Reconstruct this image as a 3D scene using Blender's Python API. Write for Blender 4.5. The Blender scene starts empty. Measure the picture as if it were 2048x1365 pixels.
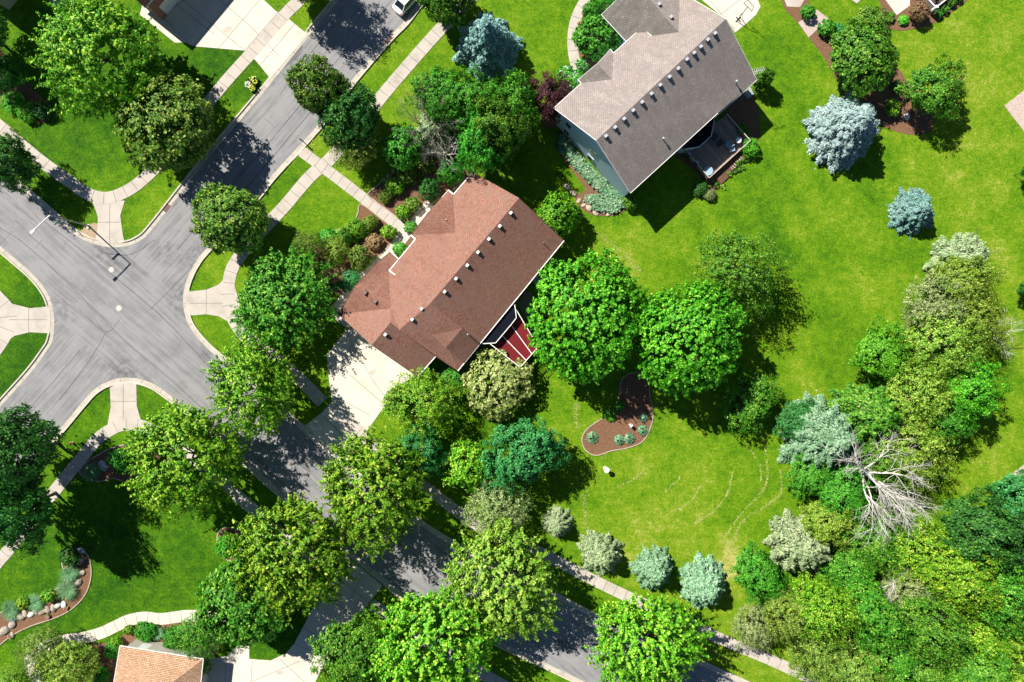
import bpy, bmesh, math, random
import numpy as np
from mathutils import Vector, Matrix, Quaternion
from math import radians, sin, cos, pi
from mathutils.geometry import tessellate_polygon
S = 15.0; H = 91.0
sc = bpy.context.scene
# ---------------- camera, light, exposure ----------------
cam = bpy.data.cameras.new("camera"); co = bpy.data.objects.new("camera", cam)
sc.collection.objects.link(co); co.location = (0, 0, H); co.rotation_euler = (0, 0, 0)
cam.sensor_width = 36; cam.lens = 24; cam.clip_start = 0.5; cam.clip_end = 1500
sc.camera = co
SUND = Vector((.74, -.672, -1.0)).normalized()
w = bpy.data.worlds.new("World"); sc.world = w; w.use_nodes = True
nt = w.node_tree; bg = nt.nodes["Background"]
sky = nt.nodes.new("ShaderNodeTexSky"); sky.sky_type = 'NISHITA'; sky.sun_disc = False
sky.sun_elevation = radians(45); sky.sun_rotation = radians(313.4)
nt.links.new(sky.outputs[0], bg.inputs[0]); sky.air_density = .55; sky.dust_density = .1; sky.ozone_density = 2.5; bg.inputs[1].default_value = 0.065
sl = bpy.data.lights.new("sun", 'SUN'); sl.energy = 5.0; sl.angle = radians(0.5); sl.color = (1, .95, .86)
so = bpy.data.objects.new("sun", sl); sc.collection.objects.link(so)
so.rotation_euler = SUND.to_track_quat('-Z', 'Y').to_euler(); so.location = (-40, 40, 60)
sc.view_settings.view_transform = 'Standard'; sc.view_settings.look = 'None'
sc.view_settings.exposure = 0.82; sc.view_settings.gamma = 1
C = sc.collection
rng = random.Random(5)

# ---------------- helpers ----------------
def P(px, py, z=0.0):
    k = (1 - z / H) / S
    return Vector(((px - 1024) * k, (682.5 - py) * k, z))
def tag(o, label=None, cat=None, group=None, kind=None):
    if label: o['label'] = label
    if cat: o['category'] = cat
    if group: o['group'] = group
    if kind: o['kind'] = kind
    return o
def empty(name, loc=(0, 0, 0), rz=0.0, scale=None):
    o = bpy.data.objects.new(name, None); C.objects.link(o); o.location = loc; o.rotation_euler = (0, 0, rz)
    o.empty_display_size = .3
    if scale: o.scale = scale
    return o
def link(name, me, parent=None, mat=None):
    o = bpy.data.objects.new(name, me); C.objects.link(o)
    if parent: o.parent = parent
    if mat is not None:
        if not me.materials: me.materials.append(None)
        o.material_slots[0].link = 'OBJECT'; o.material_slots[0].material = mat
    return o
def cr(pts, n=6, closed=False):
    P_ = [Vector((p[0], p[1])) for p in pts]; out = []
    N = len(P_)
    for i in range(N if closed else N - 1):
        if closed: a, b, c, d = P_[i - 1], P_[i], P_[(i + 1) % N], P_[(i + 2) % N]
        else: a, b, c, d = P_[max(i - 1, 0)], P_[i], P_[i + 1], P_[min(i + 2, N - 1)]
        for k in range(n):
            t = k / n
            out.append(.5 * ((2 * b) + (c - a) * t + (2 * a - 5 * b + 4 * c - d) * t * t + (3 * b - a - 3 * c + d) * t ** 3))
    if not closed: out.append(P_[-1])
    return [(p.x, p.y) for p in out]
class MB:
    def __init__(s): s.v = []; s.f = []; s.m = []
    def poly(s, pts, m=0):
        b = len(s.v); s.v += [tuple(p) for p in pts]; s.f.append(list(range(b, b + len(pts)))); s.m.append(m)
    def slab(s, pts2, z0, z1, m=0, inset=0):   # ccw or cw xy list
        pts2 = [(p[0], p[1]) for p in pts2]
        ar = sum(pts2[i - 1][0] * pts2[i][1] - pts2[i][0] * pts2[i - 1][1] for i in range(len(pts2)))
        if ar < 0: pts2 = pts2[::-1]
        n = len(pts2); b = len(s.v)
        s.v += [(x, y, z1) for x, y in pts2] + [(x, y, z0) for x, y in pts2]
        s.f.append(list(range(b, b + n))); s.m.append(m)
        for i in range(n):
            j = (i + 1) % n
            s.f.append([b + i, b + n + i, b + n + j, b + j]); s.m.append(m)
    def box(s, c, sz, rz=0, m=0, q=None):
        R = Matrix.Rotation(rz, 3, 'Z') if q is None else q.to_matrix()
        c = Vector(c); b = len(s.v)
        for k in range(8):
            p = Vector(((k & 1) - .5, ((k >> 1) & 1) - .5, ((k >> 2) & 1) - .5))
            s.v.append(tuple(c + R @ Vector((p.x * sz[0], p.y * sz[1], p.z * sz[2]))))
        for f in ((0, 2, 3, 1), (4, 5, 7, 6), (0, 1, 5, 4), (2, 6, 7, 3), (0, 4, 6, 2), (1, 3, 7, 5)):
            s.f.append([b + i for i in f]); s.m.append(m)
    def bar(s, a, b_, wd, ht, m=0):
        a = Vector(a); b_ = Vector(b_); d = b_ - a
        q = d.to_track_quat('X', 'Z'); s.box((a + b_) / 2, (d.length, wd, ht), q=q, m=m)
    def tube(s, pts, rad, n=6, m=0, cap=True):
        pts = [Vector(p) for p in pts]; b = len(s.v)
        if not hasattr(rad, '__len__'): rad = [rad] * len(pts)
        for i, p in enumerate(pts):
            d = (pts[min(i + 1, len(pts) - 1)] - pts[max(i - 1, 0)]).normalized()
            a = d.orthogonal().normalized(); c = d.cross(a)
            for k in range(n):
                t = 2 * pi * k / n; s.v.append(tuple(p + (a * cos(t) + c * sin(t)) * rad[i]))
        for i in range(len(pts) - 1):
            for k in range(n):
                s.f.append([b + i * n + k, b + i * n + (k + 1) % n, b + (i + 1) * n + (k + 1) % n, b + (i + 1) * n + k]); s.m.append(m)
        if cap:
            s.f.append([b + k for k in range(n)][::-1]); s.m.append(m)
            s.f.append([b + (len(pts) - 1) * n + k for k in range(n)]); s.m.append(m)
    def lathe(s, prof, n=20, c=(0, 0, 0), m=0):
        b = len(s.v)
        for r, z in prof:
            for k in range(n):
                t = 2 * pi * k / n; s.v.append((c[0] + r * cos(t), c[1] + r * sin(t), c[2] + z))
        for i in range(len(prof) - 1):
            for k in range(n):
                s.f.append([b + i * n + k, b + i * n + (k + 1) % n, b + (i + 1) * n + (k + 1) % n, b + (i + 1) * n + k]); s.m.append(m)
    def ribbon(s, pts, w0, w1, z, m=0):    # pts world xy; offset left positive
        L = offs(pts, w0); R_ = offs(pts, w1)
        for i in range(len(pts) - 1):
            s.poly([(*R_[i], z), (*R_[i + 1], z), (*L[i + 1], z), (*L[i], z)] if w1 < w0 else [(*L[i], z), (*L[i + 1], z), (*R_[i + 1], z), (*R_[i], z)], m)
    def build(s, name, mats, parent=None, smooth=False, M=None):
        me = bpy.data.meshes.new(name)
        v = s.v
        if M is not None: v = [tuple(M @ Vector(p)) for p in v]
        me.from_pydata(v, [], s.f)
        mats = mats if isinstance(mats, (list, tuple)) else [mats]
        for m in mats: me.materials.append(m)
        me.polygons.foreach_set('material_index', s.m)
        if smooth: me.polygons.foreach_set('use_smooth', [True] * len(s.f))
        me.update(); me.validate()
        o = bpy.data.objects.new(name, me); C.objects.link(o)
        if parent: o.parent = parent
        return o
def offs(pts, d):
    out = []; n = len(pts)
    for i in range(n):
        a = Vector(pts[max(i - 1, 0)][:2]); b = Vector(pts[min(i + 1, n - 1)][:2]); t = (b - a).normalized()
        out.append((pts[i][0] - t.y * d, pts[i][1] + t.x * d))
    return out
def offpoly(pts, d):   # shrink closed polygon (any winding) by d
    pts = [Vector(p[:2]) for p in pts]; n = len(pts)
    ar = sum(pts[i - 1].x * pts[i].y - pts[i].x * pts[i - 1].y for i in range(n)); sg = 1 if ar > 0 else -1
    out = []
    for i in range(n):
        a, b, c = pts[i - 1], pts[i], pts[(i + 1) % n]
        e1 = (b - a).normalized(); e2 = (c - b).normalized()
        n1 = Vector((-e1.y, e1.x)) * sg; n2 = Vector((-e2.y, e2.x)) * sg
        m = (n1 + n2); m = m / max(m.dot(n1), .3)
        out.append((b.x + m.x * d, b.y + m.y * d))
    return out
def W(pts, z=0): return [tuple(P(x, y, z)[:2]) for x, y in pts]

# ---------------- materials ----------------
def newmat(name):
    m = bpy.data.materials.new(name); m.use_nodes = True
    t = m.node_tree; b = t.nodes["Principled BSDF"]; b.inputs['Specular IOR Level'].default_value = .25
    return m, t, b
def N(t, k, **kw):
    n = t.nodes.new(k)
    for a, b in kw.items(): setattr(n, a, b)
    return n
def noise(t, vec, scale, detail=4, rough=.55):
    n = N(t, 'ShaderNodeTexNoise'); n.inputs['Scale'].default_value = scale; n.inputs['Detail'].default_value = detail
    n.inputs['Roughness'].default_value = rough; t.links.new(vec, n.inputs['Vector']); return n.outputs['Fac']
def ramp(t, fac, stops):
    r = N(t, 'ShaderNodeValToRGB'); e = r.color_ramp.elements
    while len(e) < len(stops): e.new(.5)
    for i, (p, c) in enumerate(stops):
        e[i].position = p; e[i].color = (*c, 1) if len(c) == 3 else c
    t.links.new(fac, r.inputs[0]); return r.outputs[0]
def mixc(t, fac, a, b, mode='MIX'):
    n = N(t, 'ShaderNodeMix', data_type='RGBA', blend_type=mode)
    for s_, v in ((n.inputs[0], fac), (n.inputs[6], a), (n.inputs[7], b)):
        if hasattr(v, 'is_linked'): t.links.new(v, s_)
        elif hasattr(v, '__len__'): s_.default_value = (*v, 1)
        else: s_.default_value = v
    return n.outputs[2]
def mth(t, op, a, b=0.0, c=0.0):
    n = N(t, 'ShaderNodeMath', operation=op)
    for i, v in enumerate((a, b, c)):
        if hasattr(v, 'is_linked'): t.links.new(v, n.inputs[i])
        else: n.inputs[i].default_value = v
    return n.outputs[0]
def bump(t, b, h, dist=.02, st=1.0):
    n = N(t, 'ShaderNodeBump'); n.inputs['Distance'].default_value = dist; n.inputs['Strength'].default_value = st
    t.links.new(h, n.inputs['Height']); t.links.new(n.outputs[0], b.inputs['Normal'])
def gpos(t): return N(t, 'ShaderNodeNewGeometry').outputs['Position']
def opos(t): return N(t, 'ShaderNodeTexCoord').outputs['Object']
def mat_noise(name, c1, c2, scale=4, rough=.85, bd=.02, scale2=None, spec=.25, c3=None):
    m, t, b = newmat(name); v = gpos(t)
    f = noise(t, v, scale, 6, .6)
    col = ramp(t, f, [(.3, c1), (.7, c2)])
    if c3:
        g = noise(t, v, scale2 or .15, 3); g = ramp(t, g, [(.45, (0, 0, 0)), (.62, (1, 1, 1))]); col = mixc(t, g, col, c3)
    t.links.new(col, b.inputs['Base Color']); b.inputs['Roughness'].default_value = rough
    b.inputs['Specular IOR Level'].default_value = spec
    if bd: bump(t, b, noise(t, v, scale * 3, 4), bd, .6)
    return m
def plain(name, c, rough=.5, metal=0, spec=.4):
    m, t, b = newmat(name); v = opos(t); f = noise(t, v, 6, 3)
    col = ramp(t, f, [(.3, tuple(x * .88 for x in c)), (.7, c)]); t.links.new(col, b.inputs['Base Color'])
    b.inputs['Roughness'].default_value = rough; b.inputs['Metallic'].default_value = metal; b.inputs['Specular IOR Level'].default_value = spec
    return m
# lawn
M_lawn, t, b = newmat('lawn_grass'); v = gpos(t)
at = N(t, 'ShaderNodeAttribute', attribute_name='tone').outputs['Fac']
n1 = noise(t, v, .22, 5, .65); n2 = noise(t, v, 1.1, 6, .75); n3 = noise(t, v, 3.6, 6, .8); n4 = noise(t, v, 4.2, 6, .85)
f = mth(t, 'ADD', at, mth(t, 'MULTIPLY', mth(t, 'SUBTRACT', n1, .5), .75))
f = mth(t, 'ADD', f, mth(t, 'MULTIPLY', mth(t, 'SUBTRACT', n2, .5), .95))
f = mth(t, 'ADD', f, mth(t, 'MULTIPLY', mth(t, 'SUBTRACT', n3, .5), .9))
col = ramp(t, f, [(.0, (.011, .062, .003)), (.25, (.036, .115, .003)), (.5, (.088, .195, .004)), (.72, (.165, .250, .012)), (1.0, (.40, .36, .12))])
k = mth(t, 'MAXIMUM', mth(t, 'ADD', mth(t, 'MULTIPLY', n4, 3.0), -.5), .25); k2 = k
vv = N(t, 'ShaderNodeCombineXYZ'); 
for i in range(3): t.links.new(k2, vv.inputs[i])
col = mixc(t, 1.0, col, vv.outputs[0], 'MULTIPLY'); t.links.new(col, b.inputs['Base Color'])
b.inputs['Roughness'].default_value = .9; b.inputs['Specular IOR Level'].default_value = .1
bump(t, b, n4, .05, .6)
# asphalt
M_asph, t, b = newmat('asphalt'); v = gpos(t)
n1 = noise(t, v, .35, 5, .6); n2 = noise(t, v, 9, 6, .7); n3 = noise(t, v, 40, 2)
mp = N(t, 'ShaderNodeMapping'); mp.inputs['Scale'].default_value = (.14, 2.2, 1); mpr = N(t, 'ShaderNodeMapping'); mpr.inputs['Rotation'].default_value = (0, 0, radians(-48.6)); t.links.new(v, mpr.inputs[0])
t.links.new(mpr.outputs[0], mp.inputs[0]); n5 = noise(t, mp.outputs[0], 1.0, 5, .65)
mp2 = N(t, 'ShaderNodeMapping'); mp2.inputs['Scale'].default_value = (.12, 2.0, 1); mpr2 = N(t, 'ShaderNodeMapping'); mpr2.inputs['Rotation'].default_value = (0, 0, radians(41)); t.links.new(v, mpr2.inputs[0])
t.links.new(mpr2.outputs[0], mp2.inputs[0]); n6 = noise(t, mp2.outputs[0], 1.0, 5, .65)
f = mth(t, 'ADD', mth(t, 'MULTIPLY', n1, .30), mth(t, 'MULTIPLY', n2, .22))
cc_ = P(240, 620); uu_ = Vector((.66, .75, 0)).normalized(); dd_ = N(t, 'ShaderNodeVectorMath', operation='SUBTRACT'); t.links.new(v, dd_.inputs[0]); dd_.inputs[1].default_value = cc_
def dot_(vec):
    n = N(t, 'ShaderNodeVectorMath', operation='DOT_PRODUCT'); t.links.new(dd_.outputs[0], n.inputs[0]); n.inputs[1].default_value = vec; return mth(t, 'ABSOLUTE', n.outputs['Value'])
along, across = dot_(uu_), dot_(Vector((-uu_.y, uu_.x, 0)))
msk = mth(t, 'MULTIPLY', mth(t, 'GREATER_THAN', along, 6.5), mth(t, 'LESS_THAN', across, 18.0))
ms = N(t, 'ShaderNodeMix', data_type='FLOAT'); t.links.new(msk, ms.inputs[0]); t.links.new(n6, ms.inputs[2]); t.links.new(n5, ms.inputs[3])
f = mth(t, 'ADD', f, mth(t, 'MULTIPLY', n3, .22)); f = mth(t, 'ADD', f, mth(t, 'MULTIPLY', ms.outputs[0], .42))
# worn, darker re-sealed patches at the corners of the crossing
pat = None
for (px, py, r) in ((372, 600, 4.3), (250, 752, 4.2), (215, 505, 3.6), (400, 520, 3.8), (120, 620, 3.2), (430, 690, 3.4), (330, 500, 2.6), (290, 300, 2.0), (590, 120, 3.2)):
    p = P(px, py); d = N(t, 'ShaderNodeVectorMath', operation='DISTANCE'); t.links.new(v, d.inputs[0]); d.inputs[1].default_value = p
    g = mth(t, 'SUBTRACT', 1.0, mth(t, 'DIVIDE', d.outputs['Value'], r)); g = mth(t, 'MAXIMUM', g, 0.0)
    pat = g if pat is None else mth(t, 'MAXIMUM', pat, g)
f = mth(t, 'SUBTRACT', f, mth(t, 'MULTIPLY', pat, mth(t, 'MULTIPLY', ramp(t, noise(t, v, 1.3, 7, .75), [(.42, (0, 0, 0)), (.6, (1, 1, 1))]), .16)))
col = ramp(t, f, [(.36, (.085, .086, .092)), (.50, (.175, .174, .179)), (.62, (.26, .256, .258))])
t.links.new(col, b.inputs['Base Color']); b.inputs['Roughness'].default_value = .9; bump(t, b, n2, .02, .5)
# concrete
def concrete(name, c, dirt=.75, sc_=1.0):
    m, t, b = newmat(name); v = gpos(t)
    a = noise(t, v, .5 * sc_, 6, .65); g = noise(t, v, 14, 5, .7)
    f = mth(t, 'ADD', mth(t, 'MULTIPLY', a, .7), mth(t, 'MULTIPLY', g, .3))
    col = ramp(t, f, [(.34, tuple(x * dirt for x in c)), (.52, c), (.7, tuple(min(1, x * 1.06) for x in c))])
    t.links.new(col, b.inputs['Base Color']); b.inputs['Roughness'].default_value = .85; bump(t, b, g, .01, .4); return m
M_walk = concrete('sidewalk_concrete', (.47, .42, .365)); M_drive = concrete('driveway_concrete', (.60, .545, .46), .80, .6)
M_gut = concrete('gutter_concrete', (.46, .42, .35), .7, 2.5); M_curb = concrete('curb_concrete', (.52, .475, .40), .75, 3)
M_joint = plain('joint', (.13, .12, .10), .9, spec=.1); M_crack = plain('crack_sealer', (.055, .056, .062), .8, spec=.1)
M_mulch = mat_noise('wood_mulch', (.085, .042, .022), (.27, .145, .085), 9, .95, .06)
M_edge = concrete('bed_edging', (.40, .33, .25), .7, 4)
M_soil = mat_noise('dry_soil', (.28, .2, .12), (.42, .33, .22), 6)
M_pav = mat_noise('paver_stone', (.33, .25, .21), (.55, .45, .4), 5)
M_stone = mat_noise('field_stone', (.22, .19, .16), (.48, .43, .37), 3)
M_white = plain('white_trim', (.78, .78, .76), .4); M_black = plain('black_metal', (.02, .02, .022), .4)
M_glass, t, b = newmat('window_glass'); b.inputs['Base Color'].default_value = (.03, .045, .055, 1); b.inputs['Roughness'].default_value = .08; b.inputs['Specular IOR Level'].default_value = .8
def shingle(name, c1, c2, mort, rot=0, row=.17, stain=None):
    m, t, b = newmat(name); v = opos(t)
    mp = N(t, 'ShaderNodeMapping'); mp.inputs['Rotation'].default_value = (0, 0, rot); t.links.new(v, mp.inputs[0])
    br = N(t, 'ShaderNodeTexBrick'); br.offset = .5; t.links.new(mp.outputs[0], br.inputs['Vector'])
    br.inputs['Color1'].default_value = (*c1, 1); br.inputs['Color2'].default_value = (*c2, 1); br.inputs['Mortar'].default_value = (*mort, 1)
    br.inputs['Scale'].default_value = 1; br.inputs['Mortar Size'].default_value = row * .14; br.inputs['Mortar Smooth'].default_value = .4
    br.inputs['Brick Width'].default_value = .34; br.inputs['Row Height'].default_value = row; br.inputs['Bias'].default_value = 0
    g = noise(t, v, 5, 5, .7); g2 = noise(t, v, .4, 4)
    k = mth(t, 'ADD', mth(t, 'MULTIPLY', g, .8), .6); k = mth(t, 'MULTIPLY', k, mth(t, 'ADD', mth(t, 'MULTIPLY', g2, .4), .8))
    cx = N(t, 'ShaderNodeCombineXYZ')
    for i in range(3): t.links.new(k, cx.inputs[i])
    col = mixc(t, 1, br.outputs['Color'], cx.outputs[0], 'MULTIPLY')
    if stain:
        mp3 = N(t, 'ShaderNodeMapping'); mp3.inputs['Scale'].default_value = (1.4, .12, 1) if rot == 0 else (.12, 1.4, 1); t.links.new(v, mp3.inputs[0])
        s_ = noise(t, mp3.outputs[0], 1, 5, .65); s_ = ramp(t, s_, [(.42, (0, 0, 0)), (.7, (1, 1, 1))]); col = mixc(t, s_, col, stain)
    t.links.new(col, b.inputs['Base Color']); b.inputs['Roughness'].default_value = .92; b.inputs['Specular IOR Level'].default_value = .15
    h = mth(t, 'ADD', br.outputs['Fac'], mth(t, 'MULTIPLY', g, -.6)); bump(t, b, h, -.04, 1.0); return m
RB1, RB2, RBm = (.275, .130, .090), (.375, .205, .155), (.19, .085, .058)
M_r1 = shingle('red_brown_shingles', RB1, RB2, RBm, 0, stain=(.27, .16, .125)); M_r1x = shingle('red_brown_shingles_cross', RB1, RB2, RBm, pi / 2)
RG1, RG2, RGm = (.315, .262, .235), (.41, .35, .318), (.20, .165, .148)
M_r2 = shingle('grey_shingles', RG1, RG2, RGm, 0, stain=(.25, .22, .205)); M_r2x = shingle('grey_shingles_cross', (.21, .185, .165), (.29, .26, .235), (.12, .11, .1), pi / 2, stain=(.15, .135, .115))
M_r3 = shingle('tan_shingles', (.46, .27, .16), (.62, .42, .28), (.3, .16, .09), 0)
M_r3b = M_r3
def siding(name, c):
    m, t, b = newmat(name); v = opos(t); sx = N(t, 'ShaderNodeSeparateXYZ'); t.links.new(v, sx.inputs[0])
    f = mth(t, 'FRACT', mth(t, 'MULTIPLY', sx.outputs[2], 6.0)); col = ramp(t, f, [(0, tuple(x * .7 for x in c)), (.12, c), (1, c)])
    col = mixc(t, mth(t, 'MULTIPLY', noise(t, v, 2, 4), .25), col, (.3, .3, .3)); t.links.new(col, b.inputs['Base Color']); b.inputs['Roughness'].default_value = .6; bump(t, b, f, .01, .5); return m
M_sid2 = siding('pale_blue_siding', (.55, .70, .92)); M_sid1 = siding('beige_siding', (.5, .46, .4)); M_brick = siding('red_brick', (.3, .12, .08))
def deckmat(name, c, dark):
    m, t, b = newmat(name); v = opos(t)
    mp = N(t, 'ShaderNodeMapping'); mp.inputs['Scale'].default_value = (5, .25, 1); t.links.new(v, mp.inputs[0])
    f = noise(t, mp.outputs[0], 1, 3); col = ramp(t, f, [(.3, dark), (.7, c)]); t.links.new(col, b.inputs['Base Color']); b.inputs['Roughness'].default_value = .6; return m
M_deckred = deckmat('red_deck_stain', (.15, .005, .008), (.11, .004, .006)); M_deckwood = deckmat('weathered_deck_wood', (.38, .29, .22), (.14, .11, .09))
M_bark = mat_noise('bark', (.07, .055, .04), (.16, .13, .10), 5); M_deadbark = mat_noise('dead_bark', (.40, .38, .34), (.66, .63, .58), 3)
def leaf(name, c1, c2, trans=.2, rough=.55, c3=None, spec=.3):
    m, t, b = newmat(name)
    g = N(t, 'ShaderNodeNewGeometry'); oi = N(t, 'ShaderNodeObjectInfo')
    r = g.outputs['Random Per Island']
    f = mth(t, 'ADD', mth(t, 'MULTIPLY', r, .6), mth(t, 'MULTIPLY', noise(t, g.outputs['Position'], .6, 3), .7)); f = mth(t, 'SUBTRACT', f, .08)
    st = [(.12, c1), (.62, c2)] + ([(.86, c3)] if c3 else [])
    col = ramp(t, f, st)
    hs = N(t, 'ShaderNodeHueSaturation'); t.links.new(col, hs.inputs['Color'])
    t.links.new(mth(t, 'ADD', .488, mth(t, 'MULTIPLY', oi.outputs['Random'], .024)), hs.inputs['Hue'])
    t.links.new(mth(t, 'ADD', .85, mth(t, 'MULTIPLY', oi.outputs['Random'], .3)), hs.inputs['Value'])
    col = hs.outputs[0]
    t.links.new(col, b.inputs['Base Color']); b.inputs['Roughness'].default_value = rough; b.inputs['Specular IOR Level'].default_value = spec
    tr = N(t, 'ShaderNodeBsdfTranslucent'); t.links.new(col, tr.inputs[0]); mx = N(t, 'ShaderNodeMixShader'); mx.inputs[0].default_value = trans
    t.links.new(b.outputs[0], mx.inputs[1]); t.links.new(tr.outputs[0], mx.inputs[2]); t.links.new(mx.outputs[0], t.nodes['Material Output'].inputs[0]); return m
L = {
 'lime': leaf('lime_leaves', (.028, .145, .004), (.14, .40, .010), c3=(.50, .68, .06)),
 'yellow': leaf('yellow_green_leaves', (.05, .16, .008), (.20, .37, .022), c3=(.50, .60, .11)),
 'vivid': leaf('vivid_green_leaves', (.014, .14, .004), (.085, .40, .010), c3=(.28, .68, .05)),
 'green': leaf('green_leaves', (.012, .095, .004), (.065, .26, .010), c3=(.27, .49, .05)),
 'dark': leaf('dark_green_leaves', (.008, .062, .008), (.032, .17, .020), c3=(.12, .33, .05), trans=.2),
 'olive': leaf('olive_leaves', (.022, .10, .006), (.10, .28, .016), c3=(.40, .52, .09)),
 'kelly': leaf('bright_round_leaves', (.012, .12, .006), (.055, .31, .014), c3=(.18, .52, .05)),
 'birch': leaf('birch_leaves', (.05, .14, .012), (.17, .31, .03), c3=(.40, .50, .10)),
 'teal': leaf('teal_needles', (.008, .085, .014), (.030, .23, .040), c3=(.10, .38, .10), trans=.1),
 'blue': leaf('silver_blue_needles', (.10, .18, .175), (.28, .40, .38), c3=(.48, .60, .57), trans=.08),
 'blue2': leaf('steel_blue_needles', (.04, .13, .11), (.15, .31, .27), c3=(.31, .47, .43), trans=.08),
 'sage': leaf('sage_needles', (.10, .19, .07), (.28, .39, .18), c3=(.48, .55, .32), trans=.08),
 'sageblue': leaf('sage_blue_needles', (.05, .15, .065), (.17, .33, .165), c3=(.34, .50, .33), trans=.08),
 'straw': leaf('straw_green_leaves', (.10, .17, .045), (.25, .34, .10), c3=(.48, .52, .24)),
 'cream': leaf('variegated_leaves', (.10, .21, .03), (.36, .49, .12), c3=(.64, .70, .30)),
 'plum': leaf('plum_leaves', (.035, .010, .018), (.12, .035, .045), c3=(.2, .09, .07)),
 'rust': leaf('rusty_leaves', (.12, .10, .03), (.34, .22, .09), c3=(.5, .3, .2)),
 'hosta': leaf('hosta_leaves', (.04, .18, .08), (.14, .34, .17), c3=(.4, .5, .33)),
 'grassy': leaf('ornamental_grass_blades', (.04, .16, .06), (.13, .33, .13), c3=(.3, .5, .25)),
 'flower': leaf('white_petals', (.6, .6, .52), (.8, .8, .75), trans=.1),
 'pink': leaf('pink_petals', (.5, .1, .2), (.6, .2, .3), trans=.1),
 'yflower': leaf('yellow_petals', (.6, .5, .03), (.75, .68, .1), trans=.1),
}
# ---------------- foliage mesh makers ----------------
def quads(name, pos, nor, size, asp=1.6, dirv=None, seed=0):
    r = np.random.default_rng(seed); n = len(pos)
    nor = nor / np.linalg.norm(nor, axis=1, keepdims=True)
    if dirv is None: dirv = r.normal(size=(n, 3))
    a = dirv - nor * np.sum(dirv * nor, axis=1, keepdims=True); a /= np.linalg.norm(a, axis=1, keepdims=True) + 1e-9
    b_ = np.cross(nor, a); s_ = np.broadcast_to(np.asarray(size, float).reshape(-1, 1), (n, 1)) * .5
    v = np.empty((n, 4, 3)); A = a * s_ * asp; B = b_ * s_
    v[:, 0] = pos - A; v[:, 1] = pos + B - A * .1; v[:, 2] = pos + A; v[:, 3] = pos - B - A * .1
    return rawmesh(name, v.reshape(-1, 3), n)
def rawmesh(name, v, n):
    me = bpy.data.meshes.new(name); me.vertices.add(n * 4); me.vertices.foreach_set('co', v.ravel())
    me.loops.add(n * 4); me.loops.foreach_set('vertex_index', np.arange(n * 4, dtype=np.int32))
    me.polygons.add(n); me.polygons.foreach_set('loop_start', np.arange(0, n * 4, 4, dtype=np.int32))
    me.materials.append(None); me.update(); return me
def lumpy(r, d, nb=10, amp=.16, sharp=5):
    bd = r.normal(size=(nb, 3)); bd[:, 2] = np.abs(bd[:, 2]) * .9; bd /= np.linalg.norm(bd, axis=1, keepdims=True)
    dt = d @ bd.T; return 1 - amp * .6 + amp * np.max(np.exp(sharp * (dt - 1)), axis=1) * 1.6 + amp * .35 * np.sin(d[:, 0] * 7 + 3 * d[:, 1]) * np.cos(d[:, 2] * 6)
def crown(name, R, Hc, nt_, nl, leafs, seed, spike=1.0, amp=.16, nb=12, jit=.28, inner=.3, up=.5, sharp=5, low=-.55, flat=.6):
    """crown centred on origin; R radius, Hc full height"""
    r = np.random.default_rng(seed)
    d = r.normal(size=(nt_ * 3, 3)); d /= np.linalg.norm(d, axis=1, keepdims=True); d = d[d[:, 2] > low]
    ph = r.random(6) * 6.28; g_ = np.sin(d[:, 0] * 4.2 + ph[0]) * np.sin(d[:, 1] * 4.6 + ph[1]) + .7 * np.sin(d[:, 0] * 8 + d[:, 2] * 5 + ph[2]) * np.sin(d[:, 1] * 7.5 + ph[3])
    d = d[(g_ > -.45) | (r.random(len(d)) < .35)][:nt_]; n = len(d)
    f = lumpy(r, d, nb, amp * 1.35, sharp)
    rho = np.where(r.random(n) < inner, r.uniform(.45, .8, n), r.uniform(.82, 1.0, n))
    e = d * np.array([R, R, Hc / 2]); o = e * (f * rho)[:, None]
    td = d * .7 + np.array([0, 0, up]) + r.normal(size=(n, 3)) * .35; td /= np.linalg.norm(td, axis=1, keepdims=True)
    ln = r.uniform(.5, 1.15, n) * spike
    tt = r.random((n, nl)) ; jj = r.normal(size=(n, nl, 3)) * (jit * (1.15 - tt * .75))[..., None]
    p = o[:, None] + td[:, None] * (tt * ln[:, None])[..., None] + jj
    nn = d[:, None] * .95 + np.array([0, 0, .35]) + r.normal(size=(n, nl, 3)) * .42
    dv = td[:, None] + r.normal(size=(n, nl, 3)) * .6
    sz = leafs * r.uniform(.5, 1.6, (n, nl))
    return quads(name, p.reshape(-1, 3), nn.reshape(-1, 3), sz.reshape(-1), 1.5, dv.reshape(-1, 3), seed)
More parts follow.
